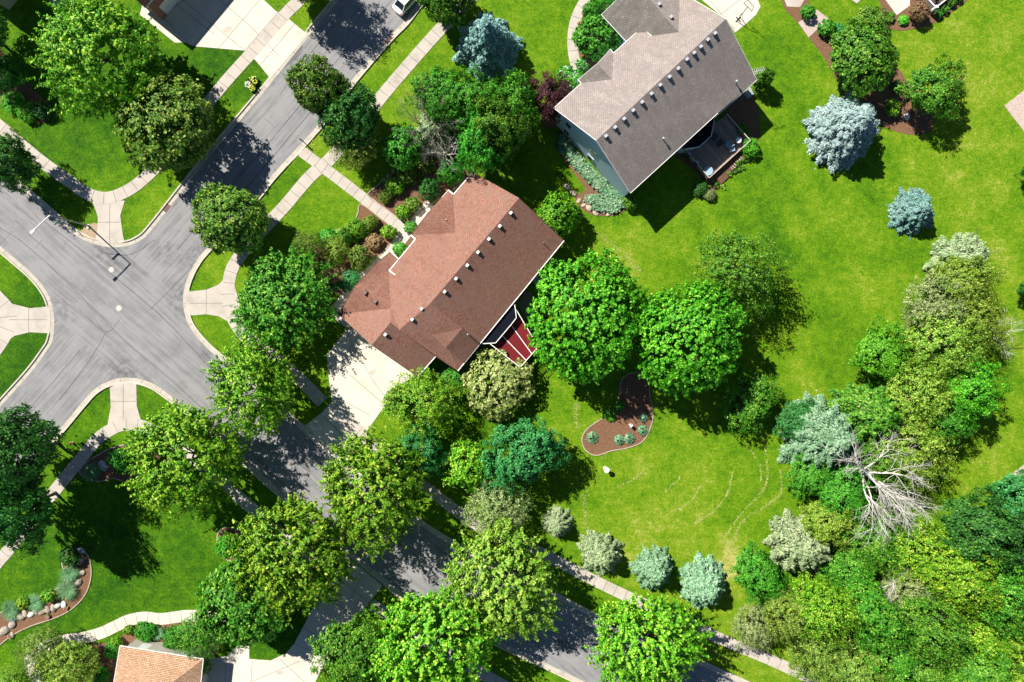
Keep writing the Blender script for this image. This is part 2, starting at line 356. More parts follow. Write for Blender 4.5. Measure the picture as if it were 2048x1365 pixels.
def conifer(name, R, Ht, seed, nw=13, nbr=10, dens=46, ls=.15, droop=.25, wid=.3, fuzz=.06, power=.85):
    """whorls of separate drooping boughs, each a tapering fan of short twigs"""
    r = np.random.default_rng(seed); Ps = []; Ns = []; Ds = []; Ss = []
    lob = r.uniform(.82, 1.14, 24)
    for i in range(nw):
        z = Ht * (.05 + .93 * i / nw); rad = R * (1 - (i / nw)) ** power
        nb = max(5, int(round(nbr * (.45 + .55 * rad / R)))); off = r.random() * 6.28
        for k in range(nb):
            th = off + 2 * pi * k / nb + r.normal() * .10; L_ = rad * lob[int((th % 6.2831) / 6.2832 * 24) % 24] * r.uniform(.84, 1.08); m = max(24, int(dens * L_ * (1 + L_ / R)))
            t_ = r.random(m) ** .75; fan = wid * L_ * (1.0 - t_ ** 2.2) * np.clip(t_ * 5, .3, 1) + .05; sd = r.uniform(-1, 1, m); side = sd * fan
            c_, s_ = cos(th), sin(th); tt = np.clip(t_ + np.abs(sd) * .06, 0, 1.05)
            x = c_ * tt * L_ - s_ * side; y = s_ * tt * L_ + c_ * side
            zz = z + .12 * tt * L_ - droop * (tt * L_) ** 2 / max(R, .5) + r.normal(size=m) * fuzz - np.abs(sd) * fan * .45
            Ps.append(np.stack([x, y, zz], 1)); sg = np.sign(sd)
            Ns.append(np.stack([c_ * .35 - s_ * .45 * sd + r.normal(size=m) * .3, s_ * .35 + c_ * .45 * sd + r.normal(size=m) * .3, np.full(m, .85)], 1))
            Ds.append(np.stack([c_ - s_ * .9 * sg, s_ + c_ * .9 * sg, np.zeros(m)], 1) + r.normal(size=(m, 3)) * .2); Ss.append(ls * r.uniform(.6, 1.35, m))
    return quads(name, np.concatenate(Ps), np.concatenate(Ns), np.concatenate(Ss), 2.0, np.concatenate(Ds), seed)
def blades(name, R, hgt, n, seed, wd=.03):
    r = np.random.default_rng(seed); th = r.random(n) * 6.28; L_ = R * r.uniform(.5, 1.1, n); b0 = r.normal(size=(n, 2)) * R * .12
    vs = []; 
    for seg in range(3):
        for q in range(4): pass
    def pt(t, s): 
        x = b0[:, 0] + np.cos(th) * L_ * t - np.sin(th) * s; y = b0[:, 1] + np.sin(th) * L_ * t + np.cos(th) * s
        z = hgt * (1.9 * t - 1.35 * t * t) * (.7 + .5 * L_ / R); return np.stack([x, y, z], 1)
    for a, b_ in ((0, .35), (.35, .7), (.7, 1.0)):
        wa, wb = wd * (1 - a * .8), wd * (1 - b_ * .8); vs.append(np.stack([pt(a, -wa), pt(a, wa), pt(b_, wb), pt(b_, -wb)], 1))
    v = np.concatenate(vs); return rawmesh(name, v.reshape(-1, 3), len(v))
def rosette(name, R, n, seed, hgt=.4):
    r = np.random.default_rng(seed); th = r.random(n) * 6.28; rr = R * np.sqrt(r.random(n)) * .85
    p = np.stack([np.cos(th) * rr, np.sin(th) * rr, hgt * (1.05 - (rr / R) ** 2) + .05], 1)
    nn = np.stack([np.cos(th) * .5, np.sin(th) * .5, np.full(n, .9)], 1) + r.normal(size=(n, 3)) * .15
    return quads(name, p, nn, .22 * r.uniform(.8, 1.3, n), 1.5, np.stack([np.cos(th), np.sin(th), -.3 + 0 * th], 1), seed)
def trunkmesh(name, base_r, z1, R, Hc, zc, seed, nb=9, wiggle=.15, tw=True):
    m = MB(); r = random.Random(seed)
    ax = [(r.uniform(-1, 1) * wiggle * i, r.uniform(-1, 1) * wiggle * i, z1 * i / 5) for i in range(6)]
    ax[0] = (0, 0, -.1); top = Vector(ax[-1])
    m.tube([(ax[0][0], ax[0][1], ax[0][2])] + ax[1:], [base_r * 1.35] + [base_r * (1 - .13 * i) for i in range(1, 6)], 8)
    for k in range(nb):
        i = r.randint(2, 5); s = Vector(ax[i]); th = 2 * pi * k / nb + r.uniform(-.3, .3); rr = R * r.uniform(.55, .85)
        e = Vector((cos(th) * rr, sin(th) * rr, zc + r.uniform(-.1, .35) * Hc * .6)); mid = (s + e) / 2 + Vector((0, 0, -.1 * rr))
        m.tube([s, mid, e], [base_r * .5, base_r * .3, base_r * .08], 5)
        if tw:
            for q in range(3):
                e2 = mid + (e - mid) * r.uniform(.1, .8); e3 = e2 + Vector((r.uniform(-1, 1), r.uniform(-1, 1), r.uniform(.1, .9))) * R * .3
                m.tube([e2, e3], [base_r * .16, base_r * .05], 4)
    m.tube([top, (top.x * .5, top.y * .5, zc + Hc * .35)], [base_r * .4, base_r * .08], 5)
    me = bpy.data.meshes.new(name); me.from_pydata(m.v, [], m.f); me.materials.append(M_bark); me.update(); return me
# deciduous prototypes: R, Hc, zc (crown centre), total height h0
PROTO = {}
def extent(me, q=95):
    a = np.empty(len(me.vertices) * 3); me.vertices.foreach_get('co', a); a = a.reshape(-1, 3); return float(np.percentile(np.hypot(a[:, 0], a[:, 1]), q))
def dec(key, R, Hc, zc, n, nl, ls, seeds, **kw):
    PROTO[key] = []
    for s_ in seeds:
        me = crown('crown', R, Hc, n, nl, ls, s_, **kw)
        tm = trunkmesh('trunk', .05 * R, zc - Hc * .1, R, Hc, zc, s_)
        PROTO[key].append((me, tm, extent(me), zc, zc + Hc / 2))
dec('linden', 5.6, 7.4, 5.6, 950, 38, .195, (11, 12, 13), spike=1.9, amp=.24, nb=14, jit=.15, inner=.3, up=.25, flat=.5)
dec('maple', 7, 8.2, 6.4, 1600, 32, .22, (21, 22), spike=1.2, amp=.17, nb=18, jit=.19, inner=.22, up=.45)
dec('round', 5, 6.6, 5.2, 820, 28, .215, (31, 32), spike=.6, amp=.16, nb=14, jit=.26, inner=.25, up=.4, sharp=8)
dec('clumpy', 5, 6.4, 5.0, 700, 36, .185, (41, 42), spike=.7, amp=.3, nb=16, jit=.3, inner=.3, up=.3, sharp=12)
dec('feather', 5, 6.5, 5.0, 680, 30, .15, (51, 52), spike=1.5, amp=.26, nb=9, jit=.24, inner=.4, up=.2)
dec('shrub', 1.5, 2.2, 1.15, 150, 26, .17, (61, 62), spike=.35, amp=.12, nb=9, jit=.12, inner=.2, up=.3, low=-.3)
dec('globe', 1.0, 1.5, .75, 110, 26, .12, (71,), spike=.12, amp=.05, nb=8, jit=.08, inner=.1, up=.3, low=-.3)
dec('bush', 3, 4.2, 2.2, 380, 30, .19, (81, 82), spike=.7, amp=.2, nb=12, jit=.2, inner=.3, up=.3, low=-.3)
PROTO['spruce'] = []
for s_ in (1, 2):
    me = conifer('crown', 4.5, 9.5, s_, nw=16, nbr=15, dens=50, ls=.14, droop=.30, wid=.34, fuzz=.10)
    m = MB(); m.tube([(0, 0, -.1), (0, 0, 4), (0, 0, 9.2)], [.22, .13, .03], 7); tm = bpy.data.meshes.new('trunk'); tm.from_pydata(m.v, [], m.f); tm.materials.append(M_bark)
    PROTO['spruce'].append((me, tm, extent(me, 99), 3.4, 9.5))
PROTO['smallspruce'] = []
for s_ in (3, 4, 5):
    me = conifer('crown', 3, 5.6, s_, nw=13, nbr=13, dens=58, ls=.115, droop=.26, wid=.34, fuzz=.09)
    m = MB(); m.tube([(0, 0, -.1), (0, 0, 2), (0, 0, 5.4)], [.14, .09, .02], 6); tm = bpy.data.meshes.new('trunk'); tm.from_pydata(m.v, [], m.f); tm.materials.append(M_bark)
    PROTO['smallspruce'].append((me, tm, extent(me, 99), 2.2, 5.6))
PROTO['pinelike'] = []
for s_ in (6, 7):
    me = conifer('crown', 4.6, 7.5, s_, nw=11, nbr=9, dens=40, ls=.17, droop=.08, wid=.36, fuzz=.16, power=.55)
    m = MB(); m.tube([(0, 0, -.1), (0, 0, 3), (0, 0, 7)], [.22, .13, .03], 7)
    rr = random.Random(s_)
    for k in range(14):
        th = rr.uniform(0, 6.28); z = rr.uniform(1.5, 6); q = rr.uniform(2.5, 4.4)
        m.tube([(0, 0, z), (cos(th) * q, sin(th) * q, z + .9)], [.08, .02], 4)
    tm = bpy.data.meshes.new('trunk'); tm.from_pydata(m.v, [], m.f); tm.materials.append(M_bark)
    PROTO['pinelike'].append((me, tm, extent(me, 99), 4.0, 7.5))
PROTO['grass'] = [(blades('blades', 1.3, .8, 520, 9), None, 1.3, .5, .9)]
PROTO['hosta'] = [(rosette('leaves', .9, 90, 3), None, .9, .3, .5)]
cnt = [0]
def plant(kind, px, py, r, h, m, name, label, cat, group=None, trunk=True, part='crown', sxy=None):
    """r crown radius in photograph pixels, h height in metres"""
    cnt[0] += 1; pr = PROTO[kind][cnt[0] % len(PROTO[kind])]; me, tm, R, zc, ht = pr
    sz = h / ht; z = zc * sz; k = (r / S) * (1 - z / H) / R
    p = P(px, py, z)
    o = empty(name, (p.x, p.y, 0), (cnt[0] * 2.399) % 6.28, (k * (sxy[0] if sxy else 1), k * (sxy[1] if sxy else 1), sz))
    if sxy and len(sxy) > 2: o.rotation_euler[2] = radians(sxy[2])
    rx = random.Random(cnt[0]); o.scale[0] *= rx.uniform(.92, 1.1); o.scale[1] *= rx.uniform(.92, 1.1)
    c = link(part, me, o, L[m] if isinstance(m, str) else m)
    if kind in ('linden', 'maple', 'round', 'clumpy', 'feather', 'shrub', 'globe', 'bush'): c.location = (0, 0, zc)
    if tm is not None and trunk: link('trunk', tm, o)
    return tag(o, label, cat, group)
# ---------------- ground ----------------
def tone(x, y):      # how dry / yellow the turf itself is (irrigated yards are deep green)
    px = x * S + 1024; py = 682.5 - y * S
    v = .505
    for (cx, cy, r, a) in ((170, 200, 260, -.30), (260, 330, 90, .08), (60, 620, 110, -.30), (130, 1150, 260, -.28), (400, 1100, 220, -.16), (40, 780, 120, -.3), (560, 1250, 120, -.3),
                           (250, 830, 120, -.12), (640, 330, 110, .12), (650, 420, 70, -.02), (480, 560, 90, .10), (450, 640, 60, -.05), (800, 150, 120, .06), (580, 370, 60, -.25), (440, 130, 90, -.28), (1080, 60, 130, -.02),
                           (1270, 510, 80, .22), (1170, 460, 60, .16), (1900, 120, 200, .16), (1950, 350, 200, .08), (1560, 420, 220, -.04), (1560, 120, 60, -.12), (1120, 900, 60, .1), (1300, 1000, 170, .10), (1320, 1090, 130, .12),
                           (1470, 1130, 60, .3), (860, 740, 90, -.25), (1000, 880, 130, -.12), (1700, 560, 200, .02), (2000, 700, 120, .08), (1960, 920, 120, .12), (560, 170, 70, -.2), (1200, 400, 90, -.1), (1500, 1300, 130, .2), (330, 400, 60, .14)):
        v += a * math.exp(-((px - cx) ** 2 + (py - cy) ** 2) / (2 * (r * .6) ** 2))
    if 1180 < px and 300 < py < 800:
        q = (px * .86 - py * .5); v += .085 * sin(q / 10.5) * (.6 + .4 * sin(px / 90. + py / 140.)) + .06 * sin(q / 37.)
    return v
gx = np.arange(-76, 76.1, 1.0); gy = np.arange(-54, 54.1, 1.0)
X, Y = np.meshgrid(gx, gy); nx, ny = len(gx), len(gy)
# stretch the outermost ring to the horizon
Xs = X.copy(); Ys = Y.copy(); Xs[:, 0] = -600; Xs[:, -1] = 600; Ys[0, :] = -600; Ys[-1, :] = 600
me = bpy.data.meshes.new('lawn'); vs = np.stack([Xs.ravel(), Ys.ravel(), np.zeros(nx * ny)], 1)
idx = np.arange(nx * ny).reshape(ny, nx); q = np.stack([idx[:-1, :-1], idx[:-1, 1:], idx[1:, 1:], idx[1:, :-1]], -1).reshape(-1, 4)
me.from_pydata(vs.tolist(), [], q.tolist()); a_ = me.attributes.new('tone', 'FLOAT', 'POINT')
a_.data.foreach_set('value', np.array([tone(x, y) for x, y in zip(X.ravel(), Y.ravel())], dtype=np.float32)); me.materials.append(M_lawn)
lawn = bpy.data.objects.new('lawn', me); C.objects.link(lawn); tag(lawn, kind='structure')

# road outline: edge of the asphalt along each of the four corners
cN = [(-160, 200), (0, 340), (80, 410), (110, 436), (137, 460), (160, 476), (187, 488), (220, 495), (252, 493), (280, 482), (308, 455), (408, 328), (512, 204), (600, 95), (642, 43), (760, -95)]
cE = [(920, -90), (840, 3), (809, 43), (775, 78), (702, 163), (639, 247), (545, 350), (512, 392), (417, 493), (393, 522), (377, 552), (368, 582), (367, 612), (375, 645), (392, 672), (420, 702), (463, 738), (572, 832), (645, 900), (812, 1030), (915, 1097), (1117, 1200), (1224, 1255), (1397, 1330), (1600, 1420)]
cS = [(1290, 1425), (1174, 1366), (1091, 1326), (1024, 1295), (822, 1196), (765, 1153), (719, 1116), (579, 998), (512, 938), (440, 872), (377, 819), (330, 783), (307, 768), (277, 758), (247, 756), (217, 763), (190, 778), (167, 802), (133, 843), (110, 870), (0, 1000), (-60, 1075)]
cW = [(-100, 930), (0, 815), (60, 748), (90, 708), (105, 682), (109, 642), (103, 605), (90, 578), (67, 550), (33, 520), (0, 492), (-120, 390)]
cN, cE, cS, cW = [W(cr(c, 4)) for c in (cN, cE, cS, cW)]
road = MB(); road.slab(cN + cE + cS + cW, -.2, .012)
# sealed cracks and lane joints in the asphalt
def crack(pts, wd, jit=.5, n=8):
    p = cr(pts, n); p = [(x + rng.uniform(-jit, jit), y + rng.uniform(-jit, jit)) for x, y in p]
    road.ribbon(W(p), wd / 2, -wd / 2, .017, 1)
for pts, wd in (([(0, 455), (60, 497), (150, 580), (260, 690), (420, 830), (600, 1000)], .05), ([(85, 440), (200, 530), (330, 640), (420, 735), (470, 770)], .06), ([(160, 700), (110, 760), (20, 860)], .05),
                ([(300, 620), (360, 560), (450, 465), (520, 385)], .05), ([(355, 500), (440, 400), (560, 260), (700, 90)], .05), ([(490, 380), (600, 250), (640, 205)], .06), ([(560, 190), (620, 110), (690, 20)], .05),
                ([(120, 800), (180, 720), (215, 660)], .05), ([(240, 640), (215, 665), (190, 640)], .04), ([(30, 440), (60, 470), (100, 505)], .04), ([(600, 850), (520, 790), (440, 710)], .05), ([(720, 1030), (830, 1110), (960, 1190), (1100, 1250)], .05),
                ([(400, 545), (372, 590), (376, 640)], .05), ([(200, 505), (260, 510), (310, 480)], .05), ([(560, 900), (640, 975), (760, 1080), (850, 1140)], .05), ([(210, 780), (262, 765), (320, 790)], .05)):
    crack(pts, wd)
RP = cN + cE + cS + cW
def inroad(px, py):
    x, y = P(px, py)[:2]; c = False
    for i in range(len(RP)):
        (x1, y1), (x2, y2) = RP[i - 1], RP[i]
        if (y1 > y) != (y2 > y) and x < (x2 - x1) * (y - y1) / (y2 - y1) + x1: c = not c
    return c
for _ in range(110):   # short random hairlines
    x, y = rng.uniform(-10, 900), rng.uniform(0, 1200); a = rng.choice([.72, -2.3, 2.3, 0.85]); l_ = rng.uniform(10, 45)
    x2, y2 = x + cos(a) * l_, y + sin(a) * l_
    if not (inroad(x, y) and inroad(x2, y2)): continue
    crack([(x, y), (x + cos(a) * l_ / 2, y + sin(a) * l_ / 2 + rng.uniform(-3, 3)), (x + cos(a) * l_, y + sin(a) * l_)], .03, .4, 4)
tag(road.build('road', [M_asph, M_crack]), kind='structure')
# gutter and kerb
cuts = [(220, 490, 26), (105, 640, 30), (247, 757, 27), (370, 605, 27), (560, 148, 36), (585, 110, 36), (545, 170, 30), (612, 80, 20), (648, 905, 26), (668, 922, 30), (628, 890, 26), (690, 940, 20), (603, 300, 14), (735, 1140, 34), (700, 1105, 34), (760, 1160, 14)]
def kerb(line, name, sg):
    m = MB(); n = len(line); a = offs(line, 0); b = offs(line, sg * .52); c = offs(line, sg * .56); d = offs(line, sg * .74)
    hs = []
    for (x, y) in b:
        px, py = x * S + 1024, 682.5 - y * S; k = 1.0
        for cx, cy, r in cuts: k = min(k, max(0, (math.hypot(px - cx, py - cy) - r * .8) / 8))
        hs.append(.028 + .13 * min(1, k))
    for i in range(n - 1):
        rows = [((*a[j], .018) , (*b[j], .020), (*c[j], hs[j]), (*d[j], hs[j] + .004), (*d[j], -.1)) for j in (i, i + 1)]
        for q in range(4):
            f = [rows[0][q], rows[1][q], rows[1][q + 1], rows[0][q + 1]]
            m.poly(f if sg < 0 else f[::-1], 0 if q == 0 else 1)
    # expansion joints
    acc = 0
    for i in range(n - 1):
        p0, p1 = Vector(a[i]), Vector(a[i + 1]); L_ = (p1 - p0).length; t_ = 3.0 - acc
        while t_ < L_:
            e = p0.lerp(p1, t_ / L_); dd = (p1 - p0).normalized(); nn = Vector((-dd.y, dd.x)) * sg
            e2 = e + nn * .52; m.poly([(*(e - dd * .02), .022), (*(e + dd * .02), .022), (*(e2 + dd * .02), .024), (*(e2 - dd * .02), .024)], 2); t_ += 3.0
        acc = L_ - (t_ - 3.0)
    return tag(m.build(name, [M_gut, M_curb, M_joint]), kind='structure')
kerb(cN, 'kerb', 1); kerb(cE, 'kerb', 1); kerb(cS, 'kerb', 1); kerb(cW, 'kerb', 1)
# pavements
def path(name, pts, wpx, z=.05, mat=None, step=1.5, n=6, jn=True, wd=None):
    mat = mat or M_walk; line = W(cr(pts, n)); w2 = (wd or wpx / S) / 2; m = MB()
    A = offs(line, w2); B = offs(line, -w2)
    for i in range(len(line) - 1):
        m.poly([(*B[i], z), (*B[i + 1], z), (*A[i + 1], z), (*A[i], z)])
        m.poly([(*A[i], z), (*A[i + 1], z), (*A[i + 1], -.05), (*A[i], -.05)]); m.poly([(*B[i + 1], z), (*B[i], z), (*B[i], -.05), (*B[i + 1], -.05)])
    if jn:
        acc = 0
        for i in range(len(line) - 1):
            p0, p1 = Vector(line[i]), Vector(line[i + 1]); L_ = (p1 - p0).length; t_ = step - acc
            while t_ < L_:
                e = p0.lerp(p1, t_ / L_); dd = (p1 - p0).normalized(); nn = Vector((-dd.y, dd.x)) * w2 * .995
                m.poly([(*(e + nn - dd * .025), z + .004), (*(e - nn - dd * .025), z + .004), (*(e - nn + dd * .025), z + .004), (*(e + nn + dd * .025), z + .004)], 1); t_ += step
            acc = L_ - (t_ - step)
    return tag(m.build(name, [mat, M_joint]), kind='structure')
def pad(name, pts, z=.045, mat=None, joints=(), smooth=0, jw=.05):
    p = W(cr(pts, smooth, True) if smooth else pts); m = MB(); m.slab(p, -.05, z)
    for j in joints: m.ribbon(W(j), jw / 2, -jw / 2, z + .004, 1)
    return tag(m.build(name, [mat or M_walk, M_joint]), kind='structure')
path('pavement', [(640, -50), (600, 0), (570, 30), (500, 110), (455, 160), (416, 207), (370, 262), (330, 312), (300, 347), (262, 378), (217, 396), (175, 388), (143, 366), (92, 330), (45, 292), (0, 253), (-80, 190)], 24)
path('pavement', [(1010, -80), (932, 7), (866, 75), (769, 187), (715, 257), (659, 320), (619, 355), (572, 410), (530, 455), (490, 500), (462, 545), (458, 610), (480, 660), (520, 695), (565, 728), (609, 768), (645, 805)], 25)
path('pavement', [(700, 850), (780, 920), (865, 985), (945, 1045), (1010, 1075), (1081, 1105), (1157, 1145), (1231, 1182), (1301, 1214), (1407, 1262), (1457, 1285), (1536, 1318), (1620, 1357), (1700, 1400)], 22)
path('pavement', [(-60, 1195), (0, 1120), (20, 1097), (110, 982), (170, 908), (192, 882), (218, 862), (250, 850), (300, 858), (380, 910), (467, 985), (510, 1022), (580, 1082), (640, 1128)], 24)
path('pavement', [(742, 1208), (800, 1245), (880, 1300), (972, 1352), (1060, 1400)], 24)
path('pavement', [(-70, 560), (-30, 590), (5, 620), (10, 650), (-20, 700), (-60, 745)], 46, z=.046)
path('garden_path', [(603, 303), (700, 376), (790, 447), (812, 466)], 22, z=.048, step=1.3)
path('garden_path', [(862, 408), (838, 437), (812, 466), (790, 495), (765, 520), (735, 545), (712, 570), (690, 600), (676, 625), (705, 650)], 24, z=.054, mat=M_drive, step=1.2)
path('garden_path', [(408, 1232), (370, 1232), (323, 1238), (290, 1235), (257, 1241), (233, 1252), (200, 1267), (160, 1277), (127, 1281), (95, 1292), (70, 1308), (60, 1325), (66, 1345), (80, 1370)], 23, z=.05, mat=M_drive, step=1.5)
path('garden_path', [(400, 1232), (440, 1240), (475, 1262), (492, 1290)], 23, z=.047, mat=M_drive)
path('garden_path', [(1190, -20), (1165, 10), (1150, 45), (1145, 85), (1150, 125), (1160, 145)], 21, z=.05, mat=M_walk)
path('garden_path', [(140, -12), (118, 2), (95, -20)], 22, z=.05)
pad('kerb_ramp', [(184, 400), (196, 433), (196, 452), (191, 487), (250, 487), (246, 470), (241, 432), (250, 402)], .042, joints=[[(220, 402), (220, 487)], [(196, 445), (241, 445)]])
pad('kerb_ramp', [(220, 768), (222, 815), (214, 858), (285, 850), (274, 812), (273, 765)], .042, joints=[[(247, 768), (247, 852)], [(222, 803), (273, 803)]])
pad('kerb_ramp', [(374, 584), (413, 580), (437, 570), (462, 545), (500, 680), (490, 695), (460, 645), (437, 633), (413, 629), (376, 632), (372, 607)], .042, joints=[[(380, 607), (460, 607)], [(413, 580), (413, 630)]])
pad('kerb_ramp', [(100, 613), (60, 617), (25, 608), (-10, 570), (-40, 640), (-20, 690), (5, 690), (30, 672), (60, 665), (99, 667), (102, 640)], .042, joints=[[(20, 640), (95, 640)], [(58, 615), (58, 666)]])
def lerpj(a, b, c, d, n):
    return [[(a[0] + (b[0] - a[0]) * i / n, a[1] + (b[1] - a[1]) * i / n), (c[0] + (d[0] - c[0]) * i / n, c[1] + (d[1] - c[1]) * i / n)] for i in range(1, n)]
# driveways
dz = .044
pad('driveway', [(303, -60), (280, 30), (350, 86), (372, 86), (382, 91), (394, 94), (489, 102), (512, 122), (541, 158), (616, 70), (584, 44), (568, 30), (552, 23), (527, 0), (470, -60)], dz, M_drive,
    joints=[[(300, 0), (340, 50), (378, 88)], [(388, 92), (455, 10), (470, -10)], [(437, 98), (520, 0)], [(365, 0), (440, 62), (492, 103)], [(415, -20), (500, 52), (560, 115)], [(330, 30), (370, 0)], [(491, 101), (568, 12)], [(520, 132), (590, 48)], [(350, 8), (430, 70)]])
pad('driveway', [(697, 655), (654, 710), (656, 740), (664, 803), (645, 825), (604, 856), (686, 934), (712, 895), (734, 862), (800, 770), (860, 735), (800, 690)], dz, M_drive,
    joints=[[(655, 738), (720, 700), (760, 690)], [(662, 790), (740, 830)], [(690, 660), (745, 760), (775, 800)], [(664, 803), (733, 862)], [(640, 828), (712, 895)], [(675, 810), (650, 835), (675, 860)], [(700, 750), (815, 850)]])
pad('driveway', [(705, 1122), (755, 1163), (765, 1172), (739, 1205), (716, 1232), (680, 1290), (640, 1345), (600, 1430), (400, 1430), (405, 1343), (420, 1318), (455, 1312), (472, 1295), (480, 1284), (499, 1284), (499, 1318), (542, 1321), (572, 1307), (589, 1287), (607, 1253), (625, 1217), (655, 1165), (690, 1108)], .052, M_drive,
    joints=[[(739, 1205), (640, 1128)], [(712, 1236), (622, 1170)], [(640, 1330), (725, 1150)], [(607, 1253), (650, 1285)], [(589, 1287), (640, 1310)], [(560, 1318), (610, 1365)], [(505, 1320), (500, 1400)], [(452, 1312), (450, 1400)], [(600, 1322), (500, 1365)]])
pad('driveway', [(1360, -60), (1390, -10), (1452, 40), (1470, 66), (1490, 50), (1512, 30), (1521, 14), (1512, -8), (1480, -70)], dz, M_drive, joints=[[(1400, -20), (1470, 60)], [(1440, 30), (1520, -30)]])
# beds
def bed(name, pts, mat=None, edge=True, smooth=4, z=.03, ew=.13):
    p = W(cr(pts, smooth, True)) if smooth else W(pts)
    m = MB(); m.slab(p, -.05, z)
    if edge:
        q = p + [p[0]]; A = offpoly(p, ew); n = len(p)
        for i in range(n):
            j = (i + 1) % n; o0, o1, i0, i1 = p[i], p[j], A[i], A[j]
            m.poly([(*o0, z + .07), (*o1, z + .07), (*i1, z + .07), (*i0, z + .07)], 1); m.poly([(*o0, -.02), (*o1, -.02), (*o1, z + .07), (*o0, z + .07)], 1); m.poly([(*i1, z), (*i0, z), (*i0, z + .07), (*i1, z + .07)], 1)
    return tag(m.build(name, [mat or M_mulch, M_edge]), kind='structure')
bed('mulch_bed', [(722, 408), (714, 430), (699, 452), (665, 463), (640, 480), (627, 500), (624, 522), (630, 552), (655, 575), (685, 590), (712, 555), (750, 522), (785, 485), (790, 462), (760, 435)])
bed('mulch_bed', [(735, 392), (750, 375), (768, 360), (790, 345), (830, 318), (890, 310), (945, 338), (925, 365), (900, 385), (870, 405), (835, 430), (812, 446), (770, 418)])
bed('mulch_bed', [(862, 425), (845, 445), (822, 470), (800, 500), (780, 520), (800, 540), (850, 480), (890, 430)], edge=False, z=.026)
bed('mulch_bed', [(1163, 885), (1166, 868), (1180, 852), (1206, 835), (1226, 820), (1236, 795), (1245, 755), (1275, 745), (1297, 760), (1300, 790), (1307, 828), (1300, 860), (1284, 885), (1255, 897), (1222, 903), (1193, 912), (1172, 903)])
bed('mulch_bed', [(1560, -30), (1568, 15), (1590, 40), (1617, 76), (1652, 122), (1690, 190), (1735, 240), (1776, 257), (1803, 267), (1838, 270), (1866, 256), (1860, 200), (1815, 165), (1798, 140), (1760, 128), (1700, 90), (1655, 52), (1632, 24), (1615, 0), (1600, -30)], edge=False)
bed('mulch_bed', [(1765, -20), (1762, 10), (1760, 32), (1770, 54), (1798, 62), (1824, 59), (1867, 48), (1905, 24), (1940, -5), (1960, -40)], edge=False)
bed('mulch_bed', [(157, 1098), (177, 1110), (184, 1137), (182, 1163), (170, 1193), (143, 1220), (110, 1237), (60, 1254), (20, 1275), (-30, 1310), (-30, 1240), (0, 1225), (43, 1207), (83, 1190), (113, 1177), (130, 1160), (123, 1120), (135, 1100)])
bed('mulch_bed', [(162, 950), (165, 932), (198, 908), (235, 892), (280, 886), (330, 900), (340, 940), (310, 962), (277, 963), (252, 965), (227, 958), (197, 964)])
bed('mulch_bed', [(165, 1300), (230, 1283), (262, 1258), (330, 1248), (410, 1246), (450, 1270), (430, 1310), (400, 1325), (240, 1295), (235, 1400), (150, 1400)], edge=False, z=.026)
bed('mulch_bed', [(-40, 60), (10, 110), (40, 150), (80, 192), (104, 212), (106, 232), (88, 246), (60, 240), (0, 205), (-40, 170)], edge=False)
bed('mulch_bed', [(435, 1068), (452, 1054), (478, 1062), (485, 1085), (470, 1120), (450, 1118), (436, 1100)])
bed('mulch_bed', [(1120, 265), (1150, 320), (1200, 360), (1250, 400), (1262, 410), (1235, 430), (1195, 432), (1165, 420), (1150, 395), (1170, 380), (1150, 350), (1115, 300)], edge=False)
bed('mulch_bed', [(1345, 300), (1400, 350), (1405, 395), (1440, 375), (1505, 300), (1520, 270), (1510, 200), (1470, 190), (1440, 240)], edge=False)
bed('mulch_bed', [(1075, -10), (1160, 150), (1118, 180), (1080, 230), (1120, 250), (1290, 60), (1260, -40), (1220, -20), (1195, 20), (1165, 60), (1160, 110), (1168, 140)][2:], edge=False, z=.024)
pad('lamp_bed', [(160, 470), (172, 452), (196, 448), (192, 478)], .03, M_soil, smooth=3)
pad('paved_steps', [(1596, 46), (1617, 76), (1657, 38), (1633, 20)], .045, M_pav); pad('paved_steps', [(1564, -10), (1574, 14), (1600, 15), (1614, -10)], .045, M_walk)
pad('patio', [(1755, -20), (1793, 31), (1819, 12), (1819, -20)], .05, M_drive); pad('patio', [(2008, 212), (2060, 172), (2120, 250), (2060, 280)], .05, M_pav)
pad('patio', [(2020, 962), (2045, 932), (2090, 915), (2090, 990)], .05, M_pav, smooth=3)
pad('patio', [(1700, -2), (1713, 8), (1722, 0), (1715, -12)], .05, M_walk)
# patched squares of newer asphalt and oil marks
def blot(name, px, py, rx, ry, ang, mat, z, seed=0):
    r = random.Random(seed + int(px)); m = MB(); p = P(px, py); n = 18
    pts = [(p.x + cos(ang) * cos(2 * pi * k / n) * rx * r.uniform(.8, 1.15) - sin(ang) * sin(2 * pi * k / n) * ry * r.uniform(.8, 1.15), p.y + sin(ang) * cos(2 * pi * k / n) * rx * r.uniform(.8, 1.15) + cos(ang) * sin(2 * pi * k / n) * ry * r.uniform(.8, 1.15), z) for k in range(n)]
    m.poly(pts); return tag(m.build(name, mat), kind='structure')
M_patch = mat_noise('asphalt_patch', (.10, .10, .105), (.17, .17, .175), 7); M_oil = mat_noise('concrete_stain', (.42, .38, .32), (.50, .455, .38), 3)
for px, py, a, b_, an in ((575, 115, 2.6, .9, .85), (600, 925, 1.6, .5, -.7), (1130, 1290, 1.8, .5, -.45)): blot('asphalt_patch', px, py, a, b_, an, M_patch, .0165)
for px, py, a, b_, an in ((745, 745, .6, .35, .5), (705, 700, .5, .8, .2), (690, 830, .4, .3, 0), (455, 60, .6, .4, .5), (560, 1345, .5, .3, 0)): blot('concrete_stain', px, py, a, b_, an, M_oil, .058 if py > 1000 else .0485)
